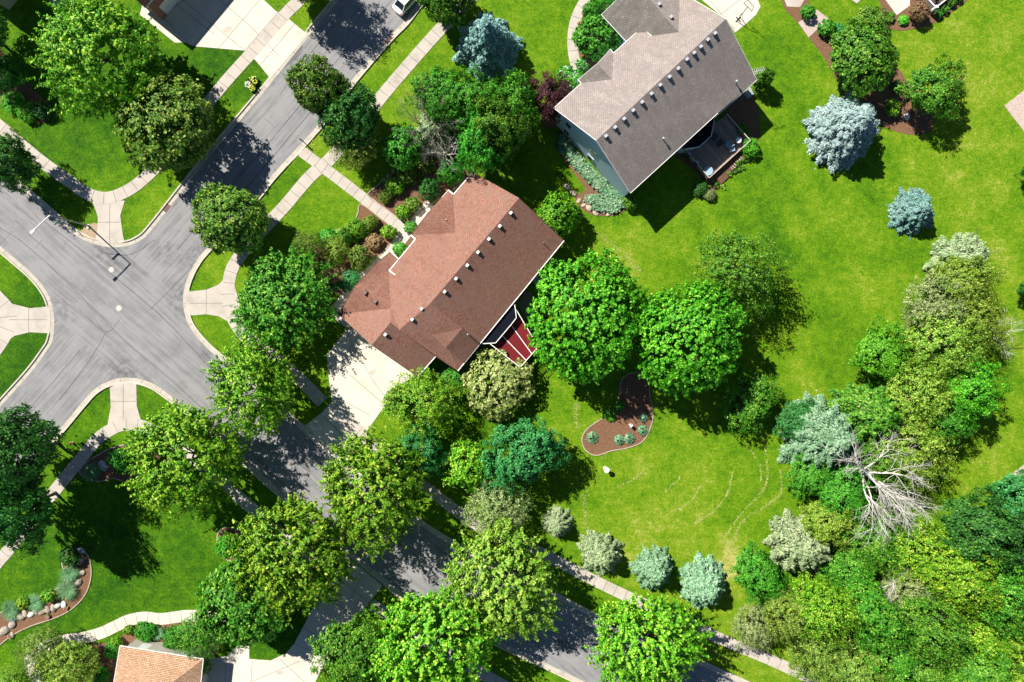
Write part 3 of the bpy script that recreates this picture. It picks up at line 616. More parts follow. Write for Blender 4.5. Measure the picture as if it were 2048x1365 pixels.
# scattered clippings left by the mower in long curved lines
def drygrass():
    P_ = []
    for pts, n, wd in (([(1530, 897), (1535, 950), (1522, 985), (1480, 1030), (1450, 1075)], 240, 1.3), ([(1498, 895), (1520, 935), (1522, 960)], 60, 1.), ([(1560, 940), (1562, 985), (1535, 1010), (1488, 1040), (1470, 1070), (1452, 1100)], 260, 1.4),
                   ([(1465, 945), (1455, 985), (1430, 1020), (1390, 1047)], 200, 1.1), ([(1400, 970), (1385, 1000), (1350, 1022)], 110, 1.), ([(1285, 945), (1265, 960), (1235, 975)], 70, 1.2), ([(1360, 955), (1330, 985)], 50, 1.1), ([(1215, 905), (1200, 920)], 10, 1),
                   ([(1155, 805), (1150, 830), (1155, 855)], 90, 3.2), ([(1195, 465), (1225, 490), (1260, 520), (1280, 545)], 120, 2.5), ([(1425, 700), (1420, 780)], 10, 2), ([(1168, 985), (1172, 1060)], 90, 3), ([(2005, 640), (2008, 720)], 140, 6), ([(1990, 470), (2005, 560)], 60, 6)):
        c = cr(pts, 20)
        for _ in range(int(n * 1.5)):
            i = rng.random() * (len(c) - 1); k = int(i)
            if sin(i * .9) * sin(i * .37 + n) < -.5 and rng.random() < .7: continue
            x = c[k][0] + (c[k + 1][0] - c[k][0]) * (i - k) + rng.gauss(0, wd); y = c[k][1] + (c[k + 1][1] - c[k][1]) * (i - k) + rng.gauss(0, wd)
            p = P(x, y); P_.append((p.x, p.y, .02 + rng.random() * .03))
    P_ = np.array(P_); r = np.random.default_rng(3); n_ = r.normal(size=P_.shape) * .25; n_[:, 2] = 1
    me = quads('dry_grass', P_, n_, .05 + .07 * r.random(len(P_)), 1.7, None, 3); o = link('dry_grass', me, None, leaf('dry_clippings', (.20, .25, .05), (.42, .44, .15), trans=.05)); tag(o, 'straw coloured grass clippings lying in long curved lines on the back lawn', 'grass clippings', kind='stuff')
drygrass()
def leaflitter():
    P_ = []
    for (cx, cy, r, n) in ((900, 345, 40, 120), (1160, 48, 6, 60), (870, 255, 40, 40), (620, 290, 12, 10)):
        for _ in range(n):
            p = P(cx + rng.gauss(0, r * .5), cy + rng.gauss(0, r * .5)); P_.append((p.x, p.y, .07))
    P_ = np.array(P_); n_ = np.tile([0, 0, 1.], (len(P_), 1)); o = link('fallen_leaves', quads('fallen_leaves', P_, n_, .14, 1.3, None, 8), None, leaf('fallen_leaf', (.35, .17, .06), (.6, .36, .18), trans=.0)); tag(o, 'brown fallen leaves scattered on path and soil', 'fallen leaves', kind='stuff')
leaflitter()
# ---------------- houses ----------------
class House:
    def __init__(s, name, px, py, ang, label):
        s.root = empty(name, P(px, py), ang); tag(s.root, label, 'house')
        s.M = (Matrix.Translation(P(px, py)) @ Matrix.Rotation(ang, 4, 'Z')).inverted()
    def add(s, mb, name, mats, parent=None): return mb.build(name, mats, parent or s.root, M=s.M)
def hit(px, py, z):
    bpy.context.view_layer.update(); dg = bpy.context.evaluated_depsgraph_get(); o = Vector((0, 0, H)); d = (P(px, py, 0) - o).normalized()
    ok, loc, n_, i_, ob, mm = sc.ray_cast(dg, o, d); return loc if ok and loc.z > 1 else P(px, py, z)
def V3(d): return {k: P(*v) for k, v in d.items()}
def roofmesh(h, V, facets, mats, thick=.16, name='roof'):
    """facets: (keys, mat index); top skin, and underside + rim along open edges"""
    m = MB(); keys = {k: i for i, k in enumerate(V)}; b0 = len(V)
    m.v = [tuple(V[k]) for k in V] + [(V[k].x, V[k].y, V[k].z - thick) for k in V]
    edges = {}
    for ks, mi in facets:
        ids = [keys[k] for k in ks]
        a = sum(m.v[ids[i - 1]][0] * m.v[ids[i]][1] - m.v[ids[i]][0] * m.v[ids[i - 1]][1] for i in range(len(ids)))
        if a < 0: ids = ids[::-1]
        for tr in tessellate_polygon([[Vector((m.v[i][0], m.v[i][1], 0)) for i in ids]]):
            tr = [ids[j] for j in tr]; p0, p1, p2 = [m.v[j] for j in tr]
            if (p1[0] - p0[0]) * (p2[1] - p0[1]) - (p2[0] - p0[0]) * (p1[1] - p0[1]) < 0: tr = tr[::-1]
            m.f.append(tr); m.m.append(mi); m.f.append([i + b0 for i in tr[::-1]]); m.m.append(len(mats) - 1)
        for i in range(len(ids)):
            e = (ids[i - 1], ids[i]); edges[e] = 1
    for a, b in edges:
        if (b, a) not in edges: m.f.append([b, a, a + b0, b + b0]); m.m.append(len(mats) - 1)
    return h.add(m, name, mats)
def trimline(h, V, chains, name='gutter', wd=.13, ht=.14, mat=None):
    for ch in chains:
        m = MB()
        for a, b in zip(ch[:-1], ch[1:]): m.bar(V[a] + Vector((0, 0, -.04)), V[b] + Vector((0, 0, -.04)), wd, ht)
        h.add(m, name, mat or M_white)
def vent(h, px, py, z, ang, sz=.34, hh=.22, mat=None, name='roof_vent'):
    m = MB(); p = hit(px, py, z) + Vector((0, 0, .12)); m.box(p, (sz, sz * .8, hh), ang); m.box(p + Vector((0, 0, hh / 2 + .02)), (sz * 1.15, sz * .95, .04), ang); m.box(p - Vector((0, 0, hh / 2)), (sz * 1.5, sz * 1.3, .03), ang, 1)
    return h.add(m, name, [mat or M_white, M_black])
def pipe(h, px, py, z, r=.05, hh=.5, mat=None, cap=False):
    m = MB(); p = hit(px, py, z); m.tube([p - Vector((0, 0, .2)), p + Vector((0, 0, hh))], r, 8)
    if cap: m.lathe([(0, .18), (r * 2, .1), (r * 2, 0), (0, 0)], 8, p + Vector((0, 0, hh)))
    return h.add(m, 'vent_pipe', mat or M_gutm)
M_gutm = plain('galvanised_metal', (.45, .45, .45), .45, .3)
M_ventgrey = plain('grey_roof_vent', (.42, .44, .47), .5)
def walls(h, pts, z1, mat, z0=-.1, name='wall'):
    m = MB(); m.slab(pts, z0, z1); return h.add(m, name, mat)
def window(h, a, b, t, z, wd=1.1, ht=1.3, name='window', shut=None):
    a = Vector((*a[:2], 0)); b = Vector((*b[:2], 0)); d = (b - a).normalized(); n = Vector((d.y, -d.x, 0)); c = a.lerp(b, t) + Vector((0, 0, z)) + n * .03; ang = math.atan2(d.y, d.x)
    m = MB(); m.box(c, (wd + .16, .08, ht + .16), ang)
    w_ = h.add(m, name, M_white)
    g = MB(); 
    for s_ in (-1, 1): g.box(c + n * .03 + d * s_ * wd * .25, (wd * .46, .04, ht * .96), ang)
    g2 = h.add(g, 'pane', M_glass, w_); 
    if shut:
        s2 = MB()
        for s_ in (-1, 1): s2.box(c + d * s_ * (wd * .5 + .28), (.34, .07, ht + .1), ang)
        h.add(s2, 'shutter', shut, w_)
def gdoor(h, a, b, t, wd, ht=2.15):
    a = Vector((*a[:2], 0)); b = Vector((*b[:2], 0)); d = (b - a).normalized(); n = Vector((d.y, -d.x, 0)); c = a.lerp(b, t) + Vector((0, 0, ht / 2)) + n * .02; ang = math.atan2(d.y, d.x)
    m = MB(); m.box(c, (wd + .2, .06, ht + .1), ang)
    for i in range(4): m.box(c + Vector((0, 0, -ht / 2 + ht * (i + .5) / 4)) + n * .04, (wd, .05, ht / 4 - .04), ang)
    h.add(m, 'garage_door', M_white)
# ---- red-brown house ----
A1 = math.atan2(.777, .63)
h1 = House('family_house', 890, 560, A1, 'single storey house with red brown shingle roof, red deck and wide pale driveway')
V = V3(dict(A=(945.5, 345, 3.5), B=(1038, 397, 7.4), Cc=(1128, 482, 3.3), D=(915.6, 742.6, 3.3), E=(870, 712, 4.95), g3=(799, 660, 6.9), g4=(852, 599.5, 7.0), g5=(862, 606, 7.35),
            J=(781, 617, 5.5), M=(778.6, 541.3, 3.6), L2=(831, 479, 3.6), J2=(910, 466, 5.5), A2=(907, 389, 3.6), A3=(897, 381, 3.25), A4=(884, 395.5, 3.5), ap2=(857, 425, 5.4), L1=(821.5, 470.5, 3.25),
            K=(781, 503.7, 3.1), K2=(797, 518.5, 3.1), ap=(709.5, 573, 5.4), q1=(750, 530, 4.1), q2=(693, 601, 4.3), Hh=(677, 629, 3.1), G=(743.5, 690.5, 6.6), F=(835, 754, 3.2), g2=(781, 645, 6.6)))
E0 = V['E'].copy(); E0.z = 3.2; V['E0'] = E0
g2 = V['g2']
roofmesh(h1, V, [(['B', 'Cc', 'D', 'E', 'g3', 'g4', 'g5'], 0), (['A', 'B', 'g5', 'g4', 'g3', 'J', 'M', 'L2', 'J2', 'A2'], 0), (['g3', 'g2', 'G', 'Hh', 'J'], 0), (['g2', 'E0', 'F', 'G'], 0),
                 (['A2', 'ap2', 'J2'], 1), (['A2', 'A3', 'ap2'], 1), (['A3', 'A4', 'ap2'], 1), (['ap2', 'L1', 'L2', 'J2'], 1), (['J', 'ap', 'q1', 'K', 'K2', 'M'], 1), (['Hh', 'q2', 'ap', 'J'], 1)], [M_r1, M_r1x, M_white])
m = MB(); m.poly([V['g3'], V['E'], V['E0'], V['g2']]); h1.add(m, 'step_wall', M_sid1)
# rear cross roof: small ridge with a front slope and a rear slope down to the eave
m = MB(); TL, BL, BR, TR = [P(x, y, hit(x, y, 5).z + dz_) for x, y, dz_ in ((869.6, 615, .04), (863.8, 671.3, .06), (891.6, 696.2, .5), (925.3, 656, .5))]
E1, E2 = P(928.2, 727.1, 3.4), P(961.2, 686.4, 3.4); B1, B2 = BR - Vector((0, 0, .6)), TR - Vector((0, 0, .6))
m.poly([TL, BL, TR]); m.poly([BL, BR, TR], 1); m.poly([BR, E1, E2, TR], 1); m.poly([BR, B1, E1], 1); m.poly([TR, E2, B2], 1); m.poly([BL, B1, BR], 1); m.poly([TL, TR, B2], 1)
h1.add(m, 'roof_cricket', [M_r1x, M_r1])
trimline(h1, V, [['Cc', 'D'], ['A', 'A2', 'A3', 'A4'], ['L1', 'L2', 'M'], ['E0', 'F'], ['K', 'K2']])
trimline(h1, V, [['A', 'B', 'Cc'], ['D', 'E'], ['F', 'G', 'Hh'], ['Hh', 'q2', 'ap', 'q1', 'K'], ['A4', 'ap2', 'L1']], 'rake_board', .06, .12, plain('brown_rake', (.16, .08, .055), .6))
m = MB(); m.bar(V['M'] + Vector((0, 0, .02)), P(797, 555.5, 4.25), .14, .2); h1.add(m, 'rake_board', M_white)
m = MB(); m.bar(V['Cc'] + Vector((.02, 0, .05)), V['D'] + Vector((.02, 0, .05)), .07, .06); h1.add(m, 'drip_edge', M_white)
g_ = lambda *k: [tuple(V[x][:2]) for x in k]
w1 = offpoly(g_('A', 'Cc', 'D', 'E', 'F', 'Hh', 'K', 'K2', 'L1', 'A4', 'A3', 'A2'), .55); walls(h1, w1, 3.1, M_sid1)
for a, b, c in (('A', 'B', 'Cc'), ('Hh', 'G', 'F')):
    m = MB()
    pa, pb, pc = V[a], V[b], V[c]; cen = (V['J2'] + V['E']) / 2; dv = (cen - (pa + pc) / 2); dv.z = 0; dv = dv.normalized() * .5
    q = [pa + dv, pb + dv, pc + dv]; q = [Vector((p.x, p.y, p.z - .17)) for p in q]; m.poly(q); m.poly([p + dv * .2 for p in q[::-1]])
    h1.add(m, 'gable_wall', M_sid1)
for px, py, z in ((1021.6, 427, 6.1), (999.6, 453.2, 6.1), (978, 479, 6.1), (956, 505.5, 6.1), (934.7, 531.5, 6.1), (912.3, 558, 6.1), (889.7, 584, 6.1), (843.5, 618, 5.85), (824.7, 639.5, 5.85), (771.3, 669.6, 5.45)): vent(h1, px, py, z, A1)
M_vb = plain('brown_vent', (.2, .13, .12), .6)
vent(h1, 730.5, 586, 4.6, A1, .4, .2, M_vb); vent(h1, 751, 603.5, 4.75, A1, .4, .2, M_vb); pipe(h1, 892, 440, 4.7, .08, .25, M_gutm); pipe(h1, 936.5, 669.5, 4.6, .06, .7, M_gutm, True); pipe(h1, 1087, 487, 4.7, .05, .55, M_gutm)
pipe(h1, 809, 550, 4.5, .05, .2)
for t_ in (.15, .4, .85): window(h1, w1[1], w1[2], t_, 1.6)
for t_ in (.3, .7): window(h1, w1[0], w1[1], t_, 1.6)
gdoor(h1, w1[4], w1[5], .35, 4.8); window(h1, w1[4], w1[5], .75, 1.6)
gdoor(h1, w1[4], w1[5], .75, 2.5)
window(h1, w1[8], w1[9], .5, 1.6)
# rear bay with its low roof
m = MB(); bay = [P(*p, 3.1) for p in ((950, 672), (961, 683.4), (966.6, 687.8), (991.2, 686.3), (1022.2, 649.6), (1032.7, 636), (1029.4, 610), (1024.6, 608.5), (1005, 605))]
m.slab([(p.x, p.y) for p in bay], 2.92, 3.06); h1.add(m, 'bay_roof', plain('dark_membrane', (.007, .009, .015), .8, 0, .05))
m = MB()
for a, b in zip(bay[1:-2], bay[2:-1]): m.bar(a, b, .10, .14)
h1.add(m, 'bay_gutter', M_white); walls(h1, offpoly([(p.x, p.y) for p in bay], .25), 2.9, M_sid1, name='bay_wall')
# red deck
dk = [P(*p, 2.2) for p in ((980, 687.5), (1040, 734.5), (1076, 694), (1033, 622))]
deck = MB(); deck.slab([(p.x, p.y) for p in dk], 2.0, 2.2); d_ = h1.add(deck, 'deck', M_deckred)
def lerp2(a, b, t): return a + (b - a) * t
for t_ in (.335, .655):
    m = MB()
    a = P(1003.7 if t_ < .5 else 1022, 671 if t_ < .5 else 650.5, 2.24); b = lerp2(dk[1], dk[2], t_) + Vector((0, 0, .04)); m.bar(a, b, .10, .05); h1.add(m, 'deck_divider', M_white, d_)
m = MB()
for a, b in ((dk[0], dk[1]), (dk[1], dk[2]), (dk[2], dk[3])):
    m.bar(a + Vector((0, 0, .95)), b + Vector((0, 0, .95)), .10, .06); m.bar(a + Vector((0, 0, .12)), b + Vector((0, 0, .12)), .05, .05); n_ = int((b - a).length / .16)
    for i in range(n_ + 1):
        p = lerp2(a, b, i / n_); m.box(p + Vector((0, 0, .5)), (.035, .035, .9))
    for i in range(4): m.box(lerp2(a, b, i / 3) + Vector((0, 0, .5)), (.11, .11, 1.1))
h1.add(m, 'railing', M_white, d_)
for p in dk: m = MB(); m.box((p.x, p.y, 1.0), (.15, .15, 2.0)); h1.add(m, 'post', M_white, d_)
# ---- grey house ----
A2 = math.atan2(.68, .73)
h2 = House('family_house', 1310, 190, A2, 'two storey house with grey shingle roof, pale blue siding and rear deck')
V = V3(dict(a=(1107.3, 216.7, 6.0), sw=(1192.3, 281.7, 10.0), b=(1260.7, 386.7, 6.0), c1=(1435.7, 226.7, 6.0), c2=(1430, 235.5, 5.75), d=(1514, 160, 5.75), ne=(1451.7, 38.3, 10.0), n2=(1360, -16, 6.0), J3=(1357, 65, 8.2),
            v1=(1303.5, 72.4, 7.1), e1=(1283.4, 55.7, 6.0), e2=(1227, 106.5, 6.0), J1=(1224, 159.4, 7.5), f=(1162.3, 167, 6.0), k1=(1156, 160, 5.8), k2=(1194.3, 128, 7.4), k3=(1220.7, 99, 5.8),
            w1=(1202.6, 30, 5.1), wx=(1290, 124, 5.0), wa=(1270, -35, 8.2), wn=(1345, -92, 5.1)))
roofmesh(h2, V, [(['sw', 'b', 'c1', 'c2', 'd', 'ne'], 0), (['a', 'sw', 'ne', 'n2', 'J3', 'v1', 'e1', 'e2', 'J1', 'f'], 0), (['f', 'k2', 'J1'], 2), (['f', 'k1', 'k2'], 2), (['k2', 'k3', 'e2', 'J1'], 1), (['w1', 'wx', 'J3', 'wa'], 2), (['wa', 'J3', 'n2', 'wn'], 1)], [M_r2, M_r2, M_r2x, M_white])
for k in ():
    pass
trimline(h2, V, [['b', 'c1', 'c2', 'd'], ['a', 'f', 'k1'], ['e1', 'e2', 'k3'], ['w1', 'wx']], wd=.08, ht=.12)
trimline(h2, V, [['a', 'sw', 'b'], ['d', 'ne', 'n2'], ['k1', 'k2', 'k3'], ['w1', 'wa'], ['e1', 'v1']], 'rake_board', .05, .12)
g_ = lambda *k: [tuple(V[x][:2]) for x in k]
w2 = offpoly(g_('a', 'b', 'd', 'n2'), .4); walls(h2, w2, 5.85, M_sid2)
ww = offpoly(g_('w1', 'wx', 'n2', 'wn'), .4); walls(h2, ww, 4.95, M_sid2, name='wing_wall')
kk = offpoly(g_('k1', 'k3', 'J1', 'f'), .25); walls(h2, kk, 5.7, M_sid2, name='porch_wall')
m = MB(); pa, pb, pc = Vector((*w2[0], 5.84)), V['sw'].copy(), Vector((*w2[1], 5.84)); md = (pa + pc) / 2; pb = Vector((md.x, md.y, 9.78)); ins = (Vector((*w2[3], 0)) - Vector((*w2[0], 0))).normalized()
o4 = Vector((*w2[3], 5.84)); o5 = Vector((*w2[2], 5.84)); me2 = (o4 + o5) / 2; pe = Vector((me2.x, me2.y, 9.78))
m.poly([pa, pb, pc]); h2.add(m, 'gable_wall', M_sid2); m = MB(); m.poly([o4, pe, o5]); h2.add(m, 'gable_wall', M_sid2)
for t_, z in ((.16, 4.4), (.16, 1.6), (.5, 4.4), (.5, 1.6)): window(h2, w2[1], w2[0], 1 - t_, z, .85, 1.25) if False else window(h2, w2[0], w2[1], t_, z, .95, 1.3, shut=None)
for t_ in (.12, .3, .7, .88):
    for z in (1.6, 4.4): window(h2, w2[1], w2[2], t_, z, 1.0, 1.3)
for px, py in ((1211.3, 273.3), (1229.7, 256), (1247.7, 239), (1265.7, 222.3), (1283.7, 205.7), (1302.3, 189), (1319.7, 171.7), (1338.3, 155.3), (1355.7, 138.7), (1373, 120.3), (1387.3, 107.3), (1400.7, 95), (1414.7, 81), (1429, 68.3)): vent(h2, px, py, 8.6, A2, .36, .26, M_ventgrey)
vent(h2, 1317.7, 10, 6.9, A2, .36, .26, M_ventgrey); vent(h2, 1341.3, 35.7, 7.0, A2, .36, .26, M_ventgrey)
pipe(h2, 1325.7, 279.3, 7.2, .07, .5, M_gutm, True); pipe(h2, 1471, 166, 6.9, .07, .5, M_gutm, True)
m = MB(); q = P(1509, 150, 5.9)     # aerial on the eave
m.tube([q, q + Vector((0, 0, 1.3))], .03); tp = q + Vector((0, 0, 1.25)); ax = Vector((.8, .25, 0)); m.tube([tp - ax * .8, tp + ax * 1.1], .025, 5)
for i in range(7):
    c = tp + ax * (-.75 + .28 * i); l_ = .55 - .04 * i; pp = Vector((-.3, .85, 0)) * l_; m.tube([c - pp, c + pp], .015, 4)
h2.add(m, 'aerial', M_white)
# rear bay + deck of the grey house
m = MB(); bay = [P(*p, 2.9) for p in ((1352, 285), (1368, 299), (1398, 294.4), (1422.2, 272.7), (1428.6, 240), (1420, 228))]
m.slab([(p.x, p.y) for p in bay], 2.72, 2.86); h2.add(m, 'bay_roof', plain('dark_membrane_b', (.007, .009, .015), .8, 0, .05))
m = MB()
for a, b in zip(bay[1:-2], bay[2:-1]): m.bar(a, b, .08, .12)
h2.add(m, 'bay_gutter', M_white); walls(h2, offpoly([(p.x, p.y) for p in bay], .25), 2.7, M_sid2, name='bay_wall')
dk = [P(*p, .9) for p in ((1360, 294), (1414, 359.7), (1495.5, 285.6), (1449, 233))]
deck = MB(); deck.slab([(p.x, p.y) for p in dk], .7, .9); d_ = h2.add(deck, 'deck', M_deckwood)
m = MB()
for a, b in ((dk[0], dk[1]), (dk[1], dk[2]), (dk[2], dk[3])):
    m.bar(a + Vector((0, 0, .95)), b + Vector((0, 0, .95)), .11, .05); n_ = int((b - a).length / .18)
    for i in range(n_ + 1): m.box(lerp2(a, b, i / n_) + Vector((0, 0, .5)), (.035, .035, .9))
h2.add(m, 'railing', plain('tan_railing', (.5, .43, .36), .6), d_)
for p in dk: m = MB(); m.box((p.x, p.y, .35), (.15, .15, .7)); h2.add(m, 'post', M_deckwood, d_)
# ---- tan-roofed house at the bottom ----
h3 = House('family_house', 320, 1400, radians(-9), 'tan shingle roofed house with cream stone porch at the end of the curved path')
V = V3(dict(p1=(240, 1291.7, 3.4), p2=(407, 1318.3, 3.4), p3=(396, 1420, 3.4), p3b=(392, 1500, 3.4), r1=(318, 1385, 5.6), r2=(309, 1500, 5.6), p5=(205, 1500, 3.4)))
roofmesh(h3, V, [(['p1', 'p2', 'r1'], 0), (['p2', 'p3', 'p3b', 'r2', 'r1'], 0), (['r1', 'r2', 'p5', 'p1'], 0)], [M_r3, M_white])
trimline(h3, V, [['p1', 'p2', 'p3'], ['p1', 'p5']], wd=.08)
w3 = offpoly([tuple(V[k][:2]) for k in ('p1', 'p2', 'p3b', 'p5')], .45); walls(h3, w3, 3.25, M_sid1)
m = MB(); pch = [P(*p) for p in ((262, 1296), (283, 1280), (357, 1296), (402, 1312), (396, 1330), (260, 1310))]; m.slab([(p.x, p.y) for p in pch], -.05, 1.0); m.slab(offpoly([(p.x, p.y) for p in pch], .2), 1.0, 1.06)
h3.add(m, 'porch', concrete('cream_stone', (.62, .52, .38), .85, 3))
for x, y in ((281, 1291), (338, 1299), (348, 1302)): p = P(x, y); m = MB(); m.box(p + Vector((0, 0, 1.2)), (.2, .2, .35)); h3.add(m, 'porch_light', M_black)
for t_ in (.2, .75): window(h3, w3[0], w3[1], t_, 1.7)
# ---- brick house at the top left ----
h4 = House('family_house', 200, -60, A1, 'red roofed house beside the pale driveway behind the big maple')
V = V3(dict(a=(290, 16.5, 4.6), b=(250, -20, 6.9), c=(205, -52, 4.6), d=(330, -165, 4.6), e=(375, -135, 6.9), f=(400, -90, 4.6)))
V['f'] = V['a'] + (P(392, -106, 4.6) - P(290, 16.5, 4.6)); V['e'] = V['b'] + (V['f'] - V['a']); V['d'] = V['c'] + (V['f'] - V['a'])
roofmesh(h4, V, [(['a', 'b', 'e', 'f'], 0), (['b', 'c', 'd', 'e'], 0)], [shingle('brick_red_shingles', (.42, .16, .11), (.5, .24, .18), (.2, .07, .05)), M_white])
trimline(h4, V, [['a', 'f']]); w4 = offpoly([tuple(V[k][:2]) for k in ('a', 'c', 'd', 'f')], .45); walls(h4, w4, 4.5, M_brick)
gdoor(h4, w4[3], w4[0], .3, 4.6); gdoor(h4, w4[3], w4[0], .75, 2.6)
h5 = House('family_house', -100, -70, A1, 'gabled house beyond the top left corner whose shadow falls on the lawn')
V = V3(dict(a=(-46, -12, 5.6), c=(-190, -120, 5.6), f=(60, -140, 5.6))); V['d'] = V['c'] + V['f'] - V['a']; V['b'] = (V['a'] + V['c']) / 2 + Vector((0, 0, 2.4)); V['e'] = (V['f'] + V['d']) / 2 + Vector((0, 0, 2.4))
roofmesh(h5, V, [(['a', 'b', 'e', 'f'], 0), (['b', 'c', 'd', 'e'], 0)], [M_r2, M_white]); w5 = offpoly([tuple(V[k][:2]) for k in ('a', 'c', 'd', 'f')], .45); walls(h5, w5, 5.4, M_sid1)
# ---- house corner with porch at the top right ----
h6 = House('garden_porch', 1880, -10, math.atan2(.62, .78), 'covered porch with white railing and dark furniture at the top right')
m = MB(); pp = [P(*p) for p in ((1829, -5), (1858, 26), (1912, -16), (1880, -60))]; m.slab([(p.x, p.y) for p in pp], 0, .5); h6.add(m, 'floor', plain('dark_decking', (.08, .07, .07), .7))
m = MB(); a, b, c = [p + Vector((0, 0, .5)) for p in (pp[0], pp[1], pp[2])]
for s_, e_ in ((a, b), (b, c)):
    m.bar(s_ + Vector((0, 0, .95)), e_ + Vector((0, 0, .95)), .16, .08); n_ = int((e_ - s_).length / .15)
    for i in range(n_ + 1): m.box(lerp2(s_, e_, i / n_) + Vector((0, 0, .5)), (.04, .04, .9))
m.box(b + Vector((0, 0, .6)), (.35, .35, 1.3)); m.box(a + Vector((0, 0, .6)), (.35, .35, 1.3)); h6.add(m, 'railing', M_white)
def chair(px, py, rz, z, label, mats, group=None, sz=1.0, cat='chair', loveseat=False):
    o = empty('garden_chair', P(px, py, z), rz); wv = (1.25 if loveseat else .62) * sz
    m = MB(); m.box((0, 0, .38), (wv, .6 * sz, .12)); 
    m.build('seat', mats[0], o); m = MB(); m.box((0, .3 * sz, .62), (wv, .1, .5)); m.build('backrest', mats[1], o)
    for s_ in (-1, 1):
        m = MB(); m.box((s_ * wv / 2, 0, .52), (.07, .6 * sz, .05)); m.build('armrest', mats[1], o)
        for q in (-1, 1): m = MB(); m.box((s_ * wv * .46, q * .27 * sz, .16), (.05, .05, .32)); m.build('leg', mats[1], o)
    return tag(o, label, cat, group)
M_cush = plain('blue_cushion', (.30, .42, .50), .8); M_dkf = plain('dark_wicker', (.05, .045, .045), .7)
chair(1376.5, 311, A2 + pi / 2, .9, 'square blue grey cushioned chair nearest the house corner on the grey deck', (M_cush, M_dkf))
chair(1392.5, 327.5, A2 + pi / 2, .9, 'square blue grey cushioned chair next to the round glass table', (M_cush, M_dkf))
chair(1456, 291, A2 + pi * 1.2, .9, 'blue cushioned deck chair with white pillow facing the sun patch', (M_cush, M_cush), sz=1.15)
chair(1461, 300, A2 - .5, .9, 'round backed blue armchair beside the white parasol table', (M_cush, M_cush), sz=1.1)
chair(1872, 4, 1.0, .5, 'dark wicker chair behind the white porch railing', (plain('brown_cushion', (.12, .06, .05), .8), M_dkf)); chair(1886, -6, 1.0, .5, 'second dark wicker chair partly beyond the top edge', (M_dkf, M_dkf))
def table(px, py, z, r, top, label, square=False, rz=0, hh=.7):
    o = empty('garden_table', P(px, py, z), rz); m = MB()
    if square: m.box((0, 0, hh), (r * 2, r * 1.6, .06))
    else: m.lathe([(0, hh - .03), (r, hh - .03), (r, hh + .02), (r * .96, hh + .03), (0, hh + .03)], 28)
    m.build('tabletop', top, o)
    for k in range(4): m = MB(); a = pi / 4 + k * pi / 2; m.box((cos(a) * r * .75, sin(a) * r * .7, hh / 2 - .02), (.05, .05, hh - .06)); m.build('leg', M_dkf, o)
    return tag(o, label, 'table')
table(1414, 345, .9, .6, plain('frosted_glass', (.32, .45, .55), .25), 'round blue glass table in the near corner of the grey deck')
table(1425, 277, .9, .5, M_dkf, 'dark square table against the bay on the grey deck', True, A2); table(1437.5, 288, .9, .5, M_dkf, 'dark square table beside the blue chairs', True, A2, .45)
table(1473.5, 284, .9, .38, plain('white_table', (.8, .78, .76), .4), 'small round white table in the sunlit corner of the grey deck')
def acunit(px, py, label):
    o = empty('air_conditioner', P(px, py), A2); m = MB(); m.box((0, 0, .42), (.95, .95, .8)); m.build('casing', plain('ac_grey', (.5, .52, .52), .5, .2), o)
    m = MB(); m.lathe([(.36, .84), (.40, .84), (.40, .87), (.36, .87), (.36, .84)], 20); 
    for k in range(8): a = k * pi / 4; m.bar((cos(a) * .1, sin(a) * .1, .86), (cos(a) * .38, sin(a) * .38, .86), .015, .015)
    m.lathe([(0, .86), (.12, .86), (.12, .88), (0, .88)], 12); m.build('fan_grille', M_gutm, o); tag(o, label, 'air conditioner')
acunit(1495.5, 190, 'grey square air conditioner standing behind the grey roofed house'); acunit(1073, 562, 'grey air conditioner under the eave of the red brown house beside the big maple')
pad('patio', [(1035, 610), (1052, 580), (1066, 590), (1075, 640), (1060, 650)], .06, plain('brown_pavers', (.24, .18, .15), .8))
# ---------------- street furniture ----------------
def lamp():
    b = P(177, 452); top_h = 7.6; o = empty('street_lamp', b); d = Vector((-.72, -.69, 0)).normalized()
    m = MB(); m.lathe([(.22, 0), (.22, .06), (.13, .1), (.12, .5), (.10, .6)], 12); m.build('base', M_gutm, o)
    m = MB(); m.tube([(0, 0, .1), (0, 0, top_h / 2), (0, 0, top_h)], [.10, .085, .06], 10); m.build('pole', plain('grey_pole', (.33, .31, .28), .5), o)
    wl = plain('white_lamp_arm', (.8, .8, .78), .4); m = MB(); e = d * 2.75 + Vector((0, 0, top_h + .05)); m.tube([(0, 0, top_h - .03), d * 1.4 + Vector((0, 0, top_h + .05)), e], [.085, .075, .07], 8); m.build('arm', wl, o)
    m = MB(); m.box(e + d * .12, (.62, .30, .14), math.atan2(d.y, d.x)); hd = m.build('lamp_head', wl, o)
    m = MB(); m.box(e + d * .12 - Vector((0, 0, .09)), (.4, .2, .04), math.atan2(d.y, d.x)); m.build('lens', M_glass, hd)
    tag(o, 'tall grey street lamp with long white arm at the crossing', 'street lamp')
    sg = plain('green_street_sign', (.02, .20, .12), .4)
    for z, dd, ln in ((5.5, Vector((-.72, -.69, 0)), 1.1), (5.85, Vector((-.5, .1, 0)).normalized(), .5)):
        m = MB(); q = dd * (ln / 2 + .08) + Vector((0, 0, z)); m.box(q, (ln, .04, .26), math.atan2(dd.y, dd.x)); m.box(q, (ln * .92, .05, .18), math.atan2(dd.y, dd.x)); m.box(dd * .1 + Vector((0, 0, z)), (.2, .06, .06), math.atan2(dd.y, dd.x)); m.build('street_sign', sg, o)
lamp()
